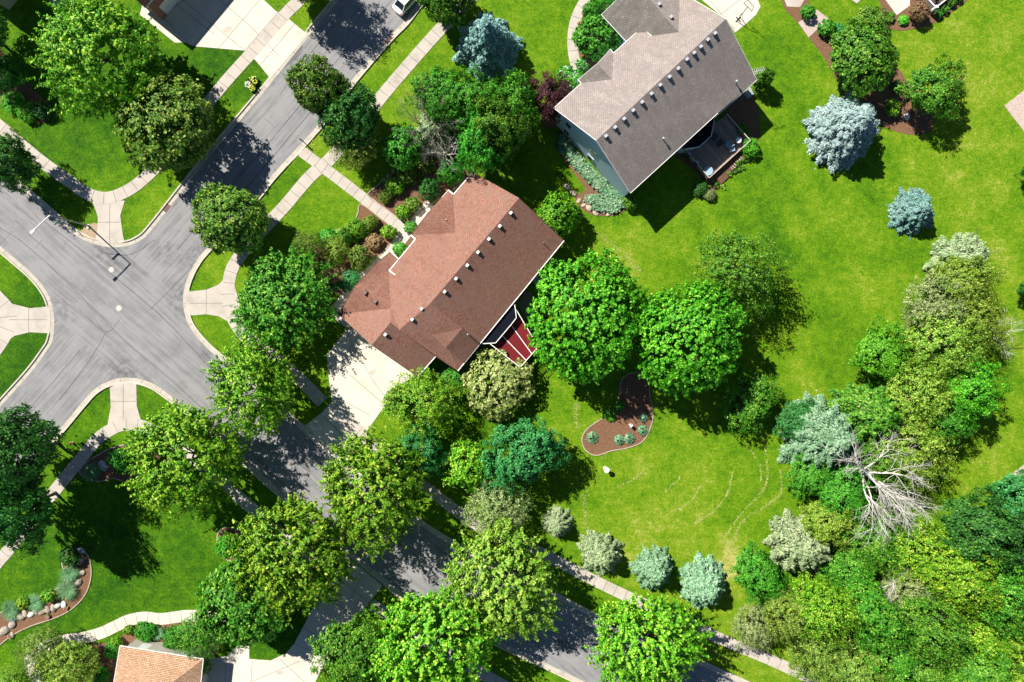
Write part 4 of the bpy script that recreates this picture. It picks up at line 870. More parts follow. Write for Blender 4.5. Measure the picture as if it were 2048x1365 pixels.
def mailbox(px, py, ang, label, col):
    o = empty('mailbox', P(px, py), ang); wd = plain('mail_post_wood', col, .8)
    m = MB(); m.box((0, 0, .65), (.11, .11, 1.5)); m.box((.1, 0, 1.0), (.7, .09, .09)); m.build('post', wd, o)
    m = MB(); pr = [(-.09, 0), (.09, 0), (.09, .12), (.06, .18), (0, .2), (-.06, .18), (-.09, .12)]
    for a, b in zip(pr, pr[1:] + pr[:1]): m.poly([(-.05, a[0], 1.05 + a[1]), (.5, a[0], 1.05 + a[1]), (.5, b[0], 1.05 + b[1]), (-.05, b[0], 1.05 + b[1])])
    m.poly([(-.05, y, 1.05 + z) for y, z in pr]); m.poly([(.5, y, 1.05 + z) for y, z in pr]); bx = m.build('box', M_black, o)
    m = MB(); m.box((.2, .1, 1.2), (.02, .02, .2)); m.build('flag', plain('red_flag', (.5, .04, .03)), bx); return tag(o, label, 'mailbox')
mailbox(503, 166, A1 - pi / 2, 'black mailbox on a wooden post among yellow flowers by the upper kerb', (.06, .045, .035)); mailbox(611, 288, A1 + pi / 2, 'dark mailbox on a pale post at the end of the front walk', (.14, .11, .08))
def hydrant():
    o = empty('fire_hydrant', P(146, 886)); rd = plain('red_paint', (.45, .03, .025), .35)
    m = MB(); m.lathe([(.17, 0), (.17, .06), (.11, .08), (.11, .5), (.14, .52), (.14, .58), (.11, .62), (.07, .72), (.03, .75), (0, .76)], 14); m.build('barrel', rd, o)
    for a in (0, pi / 2, pi): m = MB(); d = Vector((cos(a), sin(a), 0)); m.tube([d * .08 + Vector((0, 0, .42)), d * .2 + Vector((0, 0, .42))], .07, 8); m.build('nozzle', M_white if a == pi / 2 else rd, o)
    tag(o, 'small red fire hydrant on the verge beside the left kerb', 'fire hydrant')
hydrant()
def manhole(px, py, label):
    o = empty('manhole_cover', (*P(px, py)[:2], .013)); m = MB(); m.lathe([(.40, 0), (.40, .012), (.32, .014)], 28); m.build('frame', M_gut, o)
    m = MB(); m.lathe([(.315, .004), (.315, .013), (.2, .016), (.18, .012), (.1, .016), (0, .016)], 28); m.build('cover', plain('pale_iron', (.5, .48, .47), .6), o); tag(o, label, 'manhole cover')
manhole(223, 540, 'pale round manhole cover beside the street lamp shadow'); manhole(238, 617, 'pale round manhole cover in the middle of the crossing')
def drain(px, py, ang, label):
    o = empty('storm_drain', (*P(px, py)[:2], .02), ang); m = MB(); m.box((0, 0, .004), (1.1, .5, .02)); m.build('frame', plain('rust_iron', (.2, .09, .06), .8), o)
    m = MB()
    for i in range(7): m.box((-.45 + .15 * i, 0, .018), (.05, .42, .014))
    m.build('grate', M_black, o); tag(o, label, 'storm drain')
drain(777, 81, A1, 'rusty storm drain in the gutter behind the white car'); drain(334, 417, A1, 'rusty storm drain in the gutter below the round olive tree')
# basketball hoop
o = empty('basketball_hoop', P(1476, 40), A2); m = MB(); m.box((0, 0, .05), (.9, .12, .1)); m.box((0, 0, .05), (.12, .9, .1)); m.build('base', M_black, o); m = MB(); m.tube([(-.3, 0, .15), (0, 0, 1.8), (.3, 0, 3.0)], .05, 8); m.tube([(.4, .3, .2), (.1, 0, 1.6)], .03, 6); m.tube([(.4, -.3, .2), (.1, 0, 1.6)], .03, 6); m.build('pole', M_black, o)
m = MB(); [m.bar(a, b, .05, .05) for a, b in (((.45, -.75, 2.8), (.45, .75, 2.8)), ((.6, -.55, 3.6), (.6, .55, 3.6)), ((.45, -.75, 2.8), (.6, -.55, 3.6)), ((.45, .75, 2.8), (.6, .55, 3.6)))]; bb = m.build('backboard_frame', M_black, o)
m = MB(); m.tube([(.7 + .23 * cos(a * pi / 8), .23 * sin(a * pi / 8), 3.0) for a in range(17)], .015, 5); m.build('rim', plain('orange_rim', (.7, .15, .03), .4), bb); tag(o, 'black portable basketball hoop at the edge of the driveway', 'basketball hoop')
# birdbath on the lawn
o = empty('birdbath', P(1210.5, 937)); wt = plain('white_cast_stone', (.78, .75, .76), .6)
m = MB(); m.lathe([(.0, 0), (.27, 0), (.27, .08), (.2, .14), (.17, .5), (.2, .95), (.12, 1.05), (0, 1.05)], 18); m.build('pedestal', wt, o)
m = MB(); m.lathe([(.1, 1.04), (.28, 1.12), (.38, 1.24), (.38, 1.28), (.34, 1.27), (.22, 1.17), (0, 1.15)], 24); m.build('bowl', wt, o); tag(o, 'white stone birdbath standing alone on the lawn below the kidney bed', 'birdbath')
def bird(px, py, z, rz, label, dark=True):
    o = empty('bird', P(px, py, z), rz); m = MB(); m.tube([(-.12, 0, .06), (-.07, 0, .07), (0, 0, .08), (.05, 0, .11), (.085, 0, .14), (.12, 0, .135)], [.006, .025, .045, .035, .028, .004], 8)
    for s_ in (-1, 1): m.tube([(0, s_ * .015, 0), (0, s_ * .015, .06)], .004, 4)
    m.build('body', plain('dark_feathers', (.02, .018, .025), .6) if dark else wt, o, True); tag(o, label, 'bird')
bird(1211.7, 940.2, 1.27, 2.2, 'small dark bird on the upper rim of the birdbath'); bird(1214, 942.3, 1.2, .5, 'small dark bird drinking in the middle of the birdbath')
# garden ornament in the kidney bed
o = empty('garden_ornament', P(1260, 850), .7); m = MB(); m.lathe([(.0, 0), (.15, 0), (.15, .06), (.07, .1), (.06, .45), (.12, .5), (.16, .55), (0, .55)], 14); m.build('pedestal', wt, o)
m = MB(); m.box((0, 0, .68), (.36, .26, .24)); m.box((0, .08, .84), (.44, .22, .03), q=Quaternion((1, 0, 0), .6)); m.box((0, -.08, .84), (.44, .22, .03), q=Quaternion((1, 0, 0), -.6)); m.build('bird_house', plain('grey_white', (.6, .58, .58), .6), o); tag(o, 'small white bird feeder on a pedestal in the kidney shaped bed', 'bird feeder')
# black railing by the red deck
o = empty('garden_gate', P(1085, 727), A1); m = MB()
for y in (-.9, .9): m.bar((-1.2, y, 1.0), (1.2, y, 1.0), .05, .05); m.bar((-1.2, y, .15), (1.2, y, .15), .04, .04); [m.box((-1.2 + .2 * i, y, .5), (.03, .03, 1.0)) for i in range(13)]
m.build('railing', M_black, o); m = MB(); m.bar((1.2, -.9, 1.0), (1.2, .9, 1.0), .05, .05); [m.box((1.2, -.9 + .2 * i, .5), (.03, .03, 1.0)) for i in range(10)]; m.build('gate', M_black, o); tag(o, 'black metal railing enclosing steps beside the red deck', 'railing')
# timber steps beside grey deck
for i in range(7):
    o = empty('edging_block', P(1463 + i * 3.2, 338 - i * 3.4), A2); m = MB(); m.box((0, 0, .1), (.16, .5, .2)); m.box((0, 0, .2), (.13, .46, .02)); m.build('block', M_pav, o); tag(o, 'tan edging block in the short row beyond the grey deck rail', 'edging block', 'row of edging blocks')
# ---------------- cars ----------------
def car(px, py, ang, paint, label):
    o = empty('parked_car', P(px, py), ang)
    st = [(-2.35, .70, .45, .80), (-2.25, .84, .3, .92), (-1.9, .91, .25, .98), (-1.2, .93, .22, .98), (0, .93, .2, .95), (.9, .93, .22, .93), (1.7, .90, .25, .84), (2.15, .80, .3, .72), (2.32, .62, .4, .6)]
    m = MB(); n = 12
    def ring(x, w_, z0, z1): 
        out = []
        for k in range(n):
            t = 2 * pi * k / n; c, s_ = cos(t), sin(t); e = .45
            out.append((x, w_ * math.copysign(abs(c) ** e, c), (z0 + z1) / 2 + (z1 - z0) / 2 * math.copysign(abs(s_) ** .6, s_)))
        return out
    for a, b in zip(st[:-1], st[1:]):
        ra, rb = ring(*a), ring(*b)
        for k in range(n): m.poly([ra[k], rb[k], rb[(k + 1) % n], ra[(k + 1) % n]])
    m.poly(ring(*st[0])[::-1]); m.poly(ring(*st[-1])); m.build('body', paint, o, True)
    m = MB(); G = [(-1.85, .70, .93), (-1.15, .62, 1.40), (.05, .62, 1.43), (.95, .76, .93)]
    for (x0, w0, z0), (x1, w1_, z1) in zip(G[:-1], G[1:]): m.poly([(x0, -w0, z0), (x1, -w1_, z1), (x1, w1_, z1), (x0, w0, z0)])
    for s_ in (-1, 1): m.poly([(G[0][0], s_ * .80, .93), (G[1][0], s_ * .62, 1.40), (G[2][0], s_ * .62, 1.43), (G[3][0], s_ * .80, .93)])
    m.build('windows', plain('car_glass', (.012, .015, .02), .1, 0, .8), o)
    m = MB(); m.box((-.55, 0, 1.435), (1.25, 1.22, .05)); 
    for s_ in (-1, 1):
        m.bar((-1.85, s_ * .76, .94), (-1.15, s_ * .62, 1.42), .07, .05); m.bar((.95, s_ * .78, .94), (.05, s_ * .62, 1.44), .07, .05)
    m.build('roof', paint, o)
    for x in (-1.4, 1.4):
        for s_ in (-1, 1):
            m = MB(); m.tube([(x, s_ * .95, .32), (x, s_ * .74, .32)], .32, 18); wv = m.build('wheel', plain('tyre', (.02, .02, .02), .9), o); m = MB(); m.tube([(x, s_ * .96, .32), (x, s_ * .9, .32)], .19, 12); m.build('rim', M_gutm, wv)
    for s_ in (-1, 1):
        m = MB(); m.box((-2.27, s_ * .62, .78), (.14, .34, .14)); m.build('tail_light', plain('red_lens', (.4, .01, .01), .2), o); m = MB(); m.box((2.12, s_ * .6, .62), (.2, .3, .12)); m.build('headlight', plain('clear_lens', (.7, .7, .7), .1), o)
        m = MB(); m.box((.55, s_ * 1.02, .98), (.14, .2, .12)); m.build('mirror', paint, o)
    tag(o, label, 'car')
def paint(name, c):
    m, t, b = newmat(name); b.inputs['Base Color'].default_value = (*c, 1); b.inputs['Roughness'].default_value = .25; b.inputs['Coat Weight'].default_value = .6; return m
car(817, 3, math.atan2(.75, .66), paint('white_car_paint', (.80, .81, .83)), 'white sedan parked against the kerb under the dark tree at the top')
car(342, -14, math.atan2(.7, .7), paint('dark_car_paint', (.02, .05, .06)), 'dark car in the shade on the pale driveway at the top left')
# ---------------- trees ----------------
ST = 'street trees along the road'; WD = 'trees of the woodland at the lower right'
TREES = [
 # kind, px, py, r, h, leaf, name, label, category
 ('linden', 212, 112, 118, 10.5, 'lime', 'maple_tree', 'largest lime green maple beside the pale driveway at the top left', 'tree', None),
 ('round', 345, 256, 86, 9, 'olive', 'round_tree', 'dense round olive green tree between the curved pavement and the upper road', 'tree', ST),
 ('round', 462, 440, 72, 8, 'olive', 'round_tree', 'small round olive green tree overhanging the inner kerb above the crossing', 'tree', ST),
 ('round', 640, 180, 58, 10.5, 'olive', 'round_tree', 'olive green tree leaning over the upper road beside its right kerb', 'tree', ST),
 ('round', 700, 235, 60, 8.5, 'dark', 'round_tree', 'dark green tree on the verge just behind the olive tree at the upper road', 'tree', None),
 ('feather', 712, 292, 46, 6, 'birch', 'birch_tree', 'small light green birch at the end of the row beside the front walk', 'tree', None),
 ('linden', 562, 604, 104, 6.6, 'green', 'linden_tree', 'wide deep green linden between the corner pavement and the red brown house', 'tree', None),
 ('linden', 512, 775, 84, 9, 'lime', 'linden_tree', 'bright lime linden overhanging the road right of the crossing', 'tree', ST),
 ('linden', 375, 920, 108, 10, 'lime', 'linden_tree', 'lime green linden at the lower corner of the crossing', 'tree', ST),
 ('linden', 745, 985, 108, 10, 'lime', 'linden_tree', 'lime green linden covering the road below the wide pale driveway', 'tree', ST),
 ('linden', 588, 1105, 110, 10, 'lime', 'linden_tree', 'lime green linden above the lower driveway, left of the road', 'tree', ST),
 ('round', 490, 1212, 84, 9, 'green', 'round_tree', 'dense deep green round tree beside the curved path and lower driveway', 'tree', None),
 ('linden', 1008, 1172, 112, 10, 'yellow', 'linden_tree', 'yellow green linden with long sprays over the middle of the lower road', 'tree', ST),
 ('linden', 868, 1285, 116, 10.5, 'lime', 'linden_tree', 'green linden at the bottom edge left of the lower road', 'tree', ST),
 ('clumpy', 705, 1310, 78, 8, 'green', 'feathery_tree', 'darker feathery tree over the lower driveway at the bottom edge', 'tree', None),
 ('linden', 1300, 1288, 106, 10, 'lime', 'linden_tree', 'lime green linden at the bottom edge right of the lower road', 'tree', ST),
 ('maple', 1174, 636, 115, 11, 'vivid', 'maple_tree', 'huge vivid green maple next to the red deck', 'tree', None),
 ('maple', 1372, 676, 108, 11.5, 'vivid', 'maple_tree', 'vivid green maple on the back lawn right of the huge one', 'tree', None),
 ('feather', 1478, 545, 84, 9, 'green', 'ash_tree', 'fine leaved deep green tree on the back lawn above the vivid maple', 'tree', None),
 ('clumpy', 1500, 805, 54, 4.6, 'green', 'shaded_tree', 'low green tree in the shadow of the vivid maples', 'tree', None),
 ('clumpy', 30, 905, 88, 13, 'dark', 'oak_tree', 'very dark green oak at the left edge below the crossing', 'tree', None),
 ('clumpy', 25, 1015, 80, 13, 'dark', 'oak_tree', 'second very dark oak at the left edge overhanging the sloping pavement', 'tree', None),
 ('clumpy', 20, 330, 50, 7.5, 'dark', 'oak_tree', 'small dark blue green tree at the left edge above the left road', 'tree', None),
 ('clumpy', -45, 60, 62, 8, 'dark', 'oak_tree', 'dark tree cut by the left edge near the top corner', 'tree', None),
 ('round', 888, -12, 58, 8, 'green', 'round_tree', 'deep green tree at the top edge overhanging the white car', 'tree', ST),
 ('clumpy', 596, -62, 74, 9.5, 'birch', 'round_tree', 'light green tree mostly beyond the top edge whose shadow falls on the road', 'tree', None),
 ('spruce', 974, 82, 71, 9, 'blue2', 'blue_spruce', 'steel blue spruce at the top between the pavement and the grey house', 'spruce', None),
 ('pinelike', 862, 262, 50, 5.5, 'sage', 'spreading_pine', 'grey green spreading pine with open twigs above the front walk', 'tree', None),
 ('clumpy', 882, 190, 56, 7, 'kelly', 'leafy_tree', 'bright green tree at the left of the thicket above the red brown house', 'tree', None),
 ('clumpy', 952, 205, 60, 8, 'kelly', 'leafy_tree', 'tall green tree in the middle of the thicket below the blue spruce', 'tree', None),
 ('clumpy', 1028, 208, 55, 8, 'green', 'leafy_tree', 'green tree at the right of the thicket touching the plum coloured tree', 'tree', None),
 ('clumpy', 962, 290, 62, 8, 'kelly', 'leafy_tree', 'round green tree above the top corner of the red brown roof', 'tree', None),
 ('clumpy', 1000, 262, 55, 9.5, 'green', 'leafy_tree', 'deep green tree behind the red brown house nearest the shaded gap', 'tree', None),
 ('bush', 812, 300, 42, 5, 'kelly', 'leafy_tree', 'low green tree at the left tip of the thicket beside the front walk', 'tree', None),
 ('clumpy', 1096, 195, 42, 6.5, 'plum', 'plum_tree', 'dark plum coloured tree at the corner of the grey house', 'tree', None),
 ('bush', 1194, 82, 44, 4.5, 'kelly', 'round_shrub', 'large round green shrub between the curved path and the grey roof', 'shrub', None),
 ('bush', 1184, 22, 20, 2.5, 'kelly', 'round_shrub', 'smaller green shrub at the top of the curved path by the grey house', 'shrub', None),
 ('bush', 1215, 8, 20, 2.6, 'kelly', 'round_shrub', 'green shrub touching the grey roof at the top edge', 'shrub', None),
 ('bush', 1115, 431, 45, 4.5, 'vivid', 'round_shrub', 'bright round tree shrub at the rear corner of the red brown house', 'shrub', None),
 ('bush', 1522, 158, 20, 3.4, 'green', 'round_shrub', 'small green shrub beside the aerial of the grey house', 'shrub', None),
 ('bush', 998, 766, 70, 4.2, 'cream', 'variegated_shrub', 'pale cream and green variegated shrub below the red deck', 'shrub', None),
 ('feather', 850, 808, 74, 6, 'lime', 'birch_tree', 'loose fresh green birch at the right edge of the wide driveway', 'tree', None),
 ('bush', 795, 800, 26, 5, 'birch', 'birch_tree', 'thin birch sprays reaching over the pale driveway', 'tree', None),
 ('clumpy', 845, 902, 52, 6, 'teal', 'evergreen_tree', 'blue green tree between the driveway birch and the yellow green one', 'tree', None),
 ('bush', 934, 935, 52, 5, 'lime', 'yellow_shrub', 'bright yellow green shrub between two blue green trees', 'shrub', None),
 ('clumpy', 1045, 910, 74, 7.5, 'teal', 'evergreen_tree', 'broad teal green tree left of the kidney shaped bed', 'tree', None),
 ('feather', 995, 1025, 66, 5.5, 'straw', 'sage_bush', 'straggly straw green tree between pavement and teal tree', 'tree', None),
 ('smallspruce', 1115, 1050, 37, 4, 'sage', 'pale_spruce', 'smallest pale spruce at the left end of the row above the pavement', 'spruce', 'row of pale spruces beside the pavement'),
 ('smallspruce', 1206, 1112, 53, 5.2, 'sage', 'pale_spruce', 'pale grey green spruce, second from the left in the row above the pavement', 'spruce', 'row of pale spruces beside the pavement'),
 ('smallspruce', 1311, 1142, 48, 5.5, 'sageblue', 'pale_spruce', 'bluest spruce in the row above the pavement', 'spruce', 'row of pale spruces beside the pavement'),
 ('smallspruce', 1412, 1175, 59, 5.5, 'sageblue', 'pale_spruce', 'sage spruce at the right end of the row above the pavement', 'spruce', 'row of pale spruces beside the pavement'),
 ('clumpy', 1518, 1150, 54, 6, 'kelly', 'leafy_tree', 'deep bright green rounded tree right of the spruce row', 'tree', None),
 ('pinelike', 1608, 1098, 68, 7.5, 'sage', 'pale_spruce', 'large pale sage conifer at the lower end of the back lawn', 'spruce', None),
 ('feather', 1510, 1250, 46, 5, 'straw', 'dry_shrub', 'thin straw coloured shrub beside the pavement under the spruce row', 'shrub', None),
 ('round', 1722, 116, 66, 6.5, 'green', 'round_tree', 'dense round green tree at the upper right beside the paver steps', 'tree', None),
 ('round', 1738, 62, 40, 5, 'olive', 'round_tree', 'small olive crown adjoining the top of the dense round tree', 'tree', None),
 ('clumpy', 1868, 182, 60, 6, 'green', 'round_tree', 'round green tree at the right of the upper right mulch island', 'tree', None),
 ('spruce', 1698, 258, 86, 8.5, 'blue', 'blue_spruce', 'large silver blue spruce on the upper right lawn', 'spruce', None),
 ('smallspruce', 1833, 422, 51, 4.8, 'blue2', 'blue_spruce', 'small blue spruce alone on the right lawn', 'spruce', None),
 # right hand belt
 ('pinelike', 1938, 512, 58, 6.5, 'sage', 'pale_spruce', 'pale conifer at the top tip of the right hand tree belt', 'spruce', None),
 ('feather', 1925, 568, 62, 7, 'yellow', 'honey_locust', 'yellow olive tree just below the pale conifer tip of the belt', 'tree', None),
 ('feather', 1868, 612, 66, 6.5, 'straw', 'twiggy_tree', 'twiggy straw olive tree on the left of the upper belt', 'tree', None),
 ('feather', 1945, 645, 62, 6.5, 'yellow', 'honey_locust', 'yellow olive tree beside the bare branches at the right lawn', 'tree', None),
 ('feather', 1880, 690, 72, 8, 'yellow', 'honey_locust', 'broad yellow green tree in the middle of the belt', 'tree', None),
 ('clumpy', 1765, 705, 58, 6, 'vivid', 'leafy_tree', 'vivid green low tree bulging into the lawn on the left of the belt', 'tree', None),
 ('clumpy', 1935, 775, 64, 7.5, 'vivid', 'leafy_tree', 'vivid green tree on the right flank of the belt', 'tree', None),
 ('clumpy', 1888, 842, 46, 6.5, 'kelly', 'leafy_tree', 'green tree below the vivid one on the right flank of the belt', 'tree', None),
 ('feather', 1832, 795, 62, 7.5, 'yellow', 'honey_locust', 'olive yellow tree with a grey branch in the lower belt', 'tree', None),
 ('pinelike', 1752, 835, 80, 8.5, 'green', 'dark_spruce', 'dusky green spruce between the belt and the blue sage one', 'spruce', None),
 ('spruce', 1648, 876, 90, 9.5, 'sageblue', 'blue_spruce', 'blue sage spruce at the lower left of the belt, over the lawn edge', 'spruce', None),
 ('clumpy', 1598, 846, 44, 3.2, 'teal', 'leafy_tree', 'blue green low tree under the left side of the blue sage spruce', 'tree', None),
 ('clumpy', 1622, 950, 50, 4, 'kelly', 'leafy_tree', 'deep green low tree below the blue sage spruce at the lawn edge', 'tree', None),
 ('clumpy', 1690, 985, 56, 6, 'kelly', 'leafy_tree', 'deep green tree around the foot of the big dead tree', 'tree', None),
 ('feather', 1825, 900, 70, 7, 'yellow', 'leafy_tree', 'light olive tree just above the crown of the big dead tree', 'tree', None),
 ('feather', 1770, 925, 60, 6, 'green', 'leafy_tree', 'green feathery tree behind the big dead tree', 'tree', None),
 # woodland
 ('clumpy', 1655, 1042, 50, 5.5, 'yellow', 'leafy_tree', 'yellow olive crown above the large pale sage conifer', 'tree', WD),
 ('clumpy', 1765, 1085, 65, 6.0, 'green', 'leafy_tree', 'green woodland tree below the bare branches of the dead tree', 'tree', WD),
 ('feather', 1840, 1110, 70, 7.9, 'lime', 'leafy_tree', 'light green woodland tree left of the half dead one', 'tree', WD),
 ('clumpy', 1955, 1060, 78, 10.8, 'dark', 'leafy_tree', 'dark blue green woodland tree at the upper right of the wood', 'tree', WD),
 ('clumpy', 2040, 1010, 73, 6.5, 'teal', 'leafy_tree', 'blue green woodland tree at the right edge below the pink patio', 'tree', WD),
 ('clumpy', 2045, 1100, 67, 6.5, 'dark', 'leafy_tree', 'dark woodland tree against the right edge', 'tree', WD),
 ('clumpy', 1905, 1150, 75, 10.8, 'lime', 'leafy_tree', 'lime woodland tree with pale branches showing through', 'tree', WD),
 ('feather', 1990, 1180, 78, 10.0, 'green', 'leafy_tree', 'green woodland tree with dark twigs near the right edge', 'tree', WD),
 ('clumpy', 2055, 1230, 70, 8.1, 'green', 'leafy_tree', 'dusky woodland tree cut by the right edge', 'tree', WD),
 ('feather', 1815, 1185, 67, 6.8, 'straw', 'leafy_tree', 'half dead straw green tree with bare twigs in the wood', 'tree', WD),
 ('clumpy', 1740, 1225, 67, 9.6, 'green', 'leafy_tree', 'bright green woodland tree below the half dead one', 'tree', WD),
 ('feather', 1640, 1215, 70, 10.2, 'lime', 'leafy_tree', 'light green woodland tree below the large pale conifer', 'tree', WD),
 ('clumpy', 1572, 1225, 50, 8.4, 'birch', 'leafy_tree', 'light woodland tree at the left tip of the wood near the pavement', 'tree', WD),
 ('feather', 1640, 1300, 73, 7.2, 'birch', 'leafy_tree', 'pale leaved woodland tree at the lower left of the wood', 'tree', WD),
 ('clumpy', 1705, 1345, 73, 7.6, 'birch', 'leafy_tree', 'pale leaved woodland tree on the bottom edge', 'tree', WD),
 ('clumpy', 1790, 1300, 73, 7.6, 'green', 'leafy_tree', 'deep bright green woodland tree near the bottom middle of the wood', 'tree', WD),
 ('feather', 1850, 1245, 67, 10.8, 'green', 'leafy_tree', 'deep green woodland tree in the centre of the wood', 'tree', WD),
 ('clumpy', 1860, 1345, 73, 6.8, 'green', 'leafy_tree', 'deep green woodland tree on the bottom edge', 'tree', WD),
 ('clumpy', 1935, 1270, 75, 7.2, 'lime', 'leafy_tree', 'light green woodland tree right of the deep green central one', 'tree', WD),
 ('clumpy', 1955, 1350, 70, 8.5, 'green', 'leafy_tree', 'green woodland tree on the bottom edge near the right corner', 'tree', WD),
 ('feather', 2035, 1330, 75, 7.2, 'lime', 'leafy_tree', 'light green woodland tree in the bottom right corner', 'tree', WD),
 ('clumpy', 1700, 1150, 52, 6.3, 'green', 'leafy_tree', 'low green woodland tree in the gap beside the pale conifer', 'tree', WD) ,
 ('clumpy', 1790, 1395, 60, 6.5, 'green', 'leafy_tree', 'green woodland crown just below the bottom edge', 'tree', WD),
 ('clumpy', 2062, 578, 24, 4.2, 'dark', 'round_shrub', 'dark shrub cut by the right edge beside the lawn', 'shrub', None),
 ('clumpy', 2062, 340, 16, 4.8, 'dark', 'round_shrub', 'dark leafy shrub just touching the right edge above the small spruce', 'shrub', None),
 # garden shrubs round the red brown house
 ('feather', 618, 492, 30, 4.5, 'birch', 'leafy_shrub', 'light green spreading shrub at the left of the front garden', 'shrub', None),
 ('feather', 672, 502, 29, 2.6, 'yellow', 'leafy_shrub', 'yellow green shrub in the middle of the front garden bed', 'shrub', None),
 ('bush', 722, 518, 24, 3.0, 'birch', 'leafy_shrub', 'sparse light shrub with pale twigs against the garage roof', 'shrub', None),
 ('bush', 712, 456, 18, 1.7, 'lime', 'leafy_shrub', 'yellow green low shrub below the front walk edging', 'shrub', None),
 ('bush', 740, 446, 15, 1.6, 'yellow', 'leafy_shrub', 'yellow green shrub beside the front walk', 'shrub', None),
 ('shrub', 655, 478, 18, 1.3, 'kelly', 'low_shrub', 'low green shrub at the upper left of the front garden bed', 'shrub', None),
 ('bush', 690, 474, 18, 1.8, 'kelly', 'low_shrub', 'low fresh green shrub in the front garden bed', 'shrub', None),
 ('globe', 777, 464, 15, 1.5, 'lime', 'globe_shrub', 'clipped lime globe shrub left of the front walk', 'shrub', 'clipped globe shrubs'),
 ('globe', 805, 426, 15, 1.5, 'lime', 'globe_shrub', 'clipped lime globe shrub right of the front walk', 'shrub', 'clipped globe shrubs'),
 ('globe', 748, 484, 16, 1.2, 'rust', 'rusty_shrub', 'rust red globe shrub left of the front walk', 'shrub', None),
 ('globe', 824, 409, 15, 1.4, 'olive', 'dark_shrub', 'dark olive globe shrub by the entrance path', 'shrub', None),
 ('globe', 822, 456, 13, 1.1, 'kelly', 'globe_shrub', 'small green globe by the entrance beside the roof edge', 'shrub', 'clipped globe shrubs'),
 ('globe', 802, 500, 16, 1.3, 'kelly', 'globe_shrub', 'green globe shrub in the corner of garage and house', 'shrub', 'clipped globe shrubs'),
 ('bush', 858, 380, 24, 2.4, 'dark', 'leafy_shrub', 'dark green shrub against the front of the red brown house', 'shrub', None),
 ('bush', 900, 345, 26, 3, 'kelly', 'leafy_shrub', 'green shrub at the top corner of the red brown house', 'shrub', None),
 ('bush', 790, 372, 18, 1.4, 'lime', 'leafy_shrub', 'light green shrub by the curved edging above the front walk', 'shrub', None),
 ('bush', 770, 394, 14, 1.1, 'yellow', 'leafy_shrub', 'yellow green shrub at the bend of the edging above the front walk', 'shrub', None),
 ('bush', 815, 348, 20, 1.6, 'birch', 'leafy_shrub', 'light green shrub below the low green tree of the thicket', 'shrub', None),
 ('bush', 700, 560, 22, .9, 'teal', 'low_juniper', 'blue green creeping juniper by the garage front', 'shrub', None),
 ('bush', 668, 545, 26, 1.0, 'rust', 'low_shrub', 'russet low shrub in the shade of the front garden', 'shrub', None),
 ('bush', 1042, 745, 20, 1.8, 'dark', 'leafy_shrub', 'dark shrub at the outer corner of the red deck', 'shrub', None),
 ('bush', 905, 765, 28, 1.5, 'kelly', 'leafy_shrub', 'low green shrub in the notch behind the garage', 'shrub', None),
 ('bush', 960, 715, 24, 1.6, 'dark', 'leafy_shrub', 'dark green shrub along the rear wall of the red brown house', 'shrub', None),
 ('bush', 1215, 1230, 1, .4, 'lime', 'low_shrub', '', 'shrub', None),
 # top left
 ('bush', 28, 205, 22, 1.2, 'vivid', 'hedge', 'bright clipped hedge end in the upper left bed', 'hedge', None),
 ('bush', 55, 224, 20, 1.2, 'vivid', 'hedge', 'bright clipped hedge middle in the upper left bed', 'hedge', None),
 ('shrub', 85, 222, 17, 1.3, 'dark', 'low_shrub', 'dark green shrub at the tip of the upper left bed', 'shrub', None),
 ('clumpy', 5, 150, 38, 5.5, 'dark', 'leafy_tree', 'dark small tree at the left edge over the upper left bed', 'tree', None),
 ('shrub', 518, 160, 1, .4, 'yflower', 'x', '', 'x', None),
 # upper right island
 ('globe', 1616, 25, 14, 1.5, 'kelly', 'globe_shrub', 'green globe shrub at the paver steps, nearest the top', 'shrub', None),
 ('globe', 1652, 56, 16, 1.6, 'kelly', 'globe_shrub', 'green globe shrub below the paver steps', 'shrub', None),
 ('globe', 1676, 62, 14, 1.1, 'teal', 'low_shrub', 'blue green low shrub touching the small olive crown', 'shrub', None),
 ('globe', 1785, 216, 16, 1.5, 'lime', 'globe_shrub', 'lime green globe beside the silver blue spruce', 'shrub', None),
 ('globe', 1792, 172, 12, 1.0, 'dark', 'low_shrub', 'small dark shrub in shade between two round trees', 'shrub', None),
 ('globe', 1780, 34, 9, .9, 'kelly', 'globe_shrub', 'small green shrub at the corner of the top right patio', 'shrub', None),
 ('bush', 1838, 24, 20, 2.0, 'rust', 'rusty_shrub', 'orange tinged shrub at the corner of the white porch railing', 'shrub', None),
 ('globe', 1877, 29, 8, .8, 'kelly', 'globe_shrub', 'small globe nearest the corner in the row by the white porch railing', 'shrub', 'globes in a row by the porch railing'),
 ('globe', 1891, 19, 8, .8, 'kelly', 'globe_shrub', 'second small globe from the corner by the white porch railing', 'shrub', 'globes in a row by the porch railing'),
 ('globe', 1904, 7, 8, .8, 'kelly', 'globe_shrub', 'third small globe from the corner by the white porch railing', 'shrub', 'globes in a row by the porch railing'),
 ('globe', 1918, -2, 8, .8, 'kelly', 'globe_shrub', 'last small globe in the row, at the top edge', 'shrub', 'globes in a row by the porch railing'),
 # lower left beds
 ('bush', 240, 922, 24, 1.8, 'kelly', 'leafy_shrub', 'green shrub in the small bed beside the lower corner linden', 'shrub', None),
 ('bush', 265, 905, 22, 1.8, 'green', 'leafy_shrub', 'green shrub half under the lower corner linden', 'shrub', None),
 ('shrub', 140, 1112, 20, 1.6, 'dark', 'leafy_shrub', 'dark green shrub at the top of the serpentine bed', 'shrub', None),
 ('shrub', 98, 1192, 13, 1.2, 'lime', 'globe_shrub', 'yellow green shrub between two ornamental grasses in the serpentine bed', 'shrub', None),
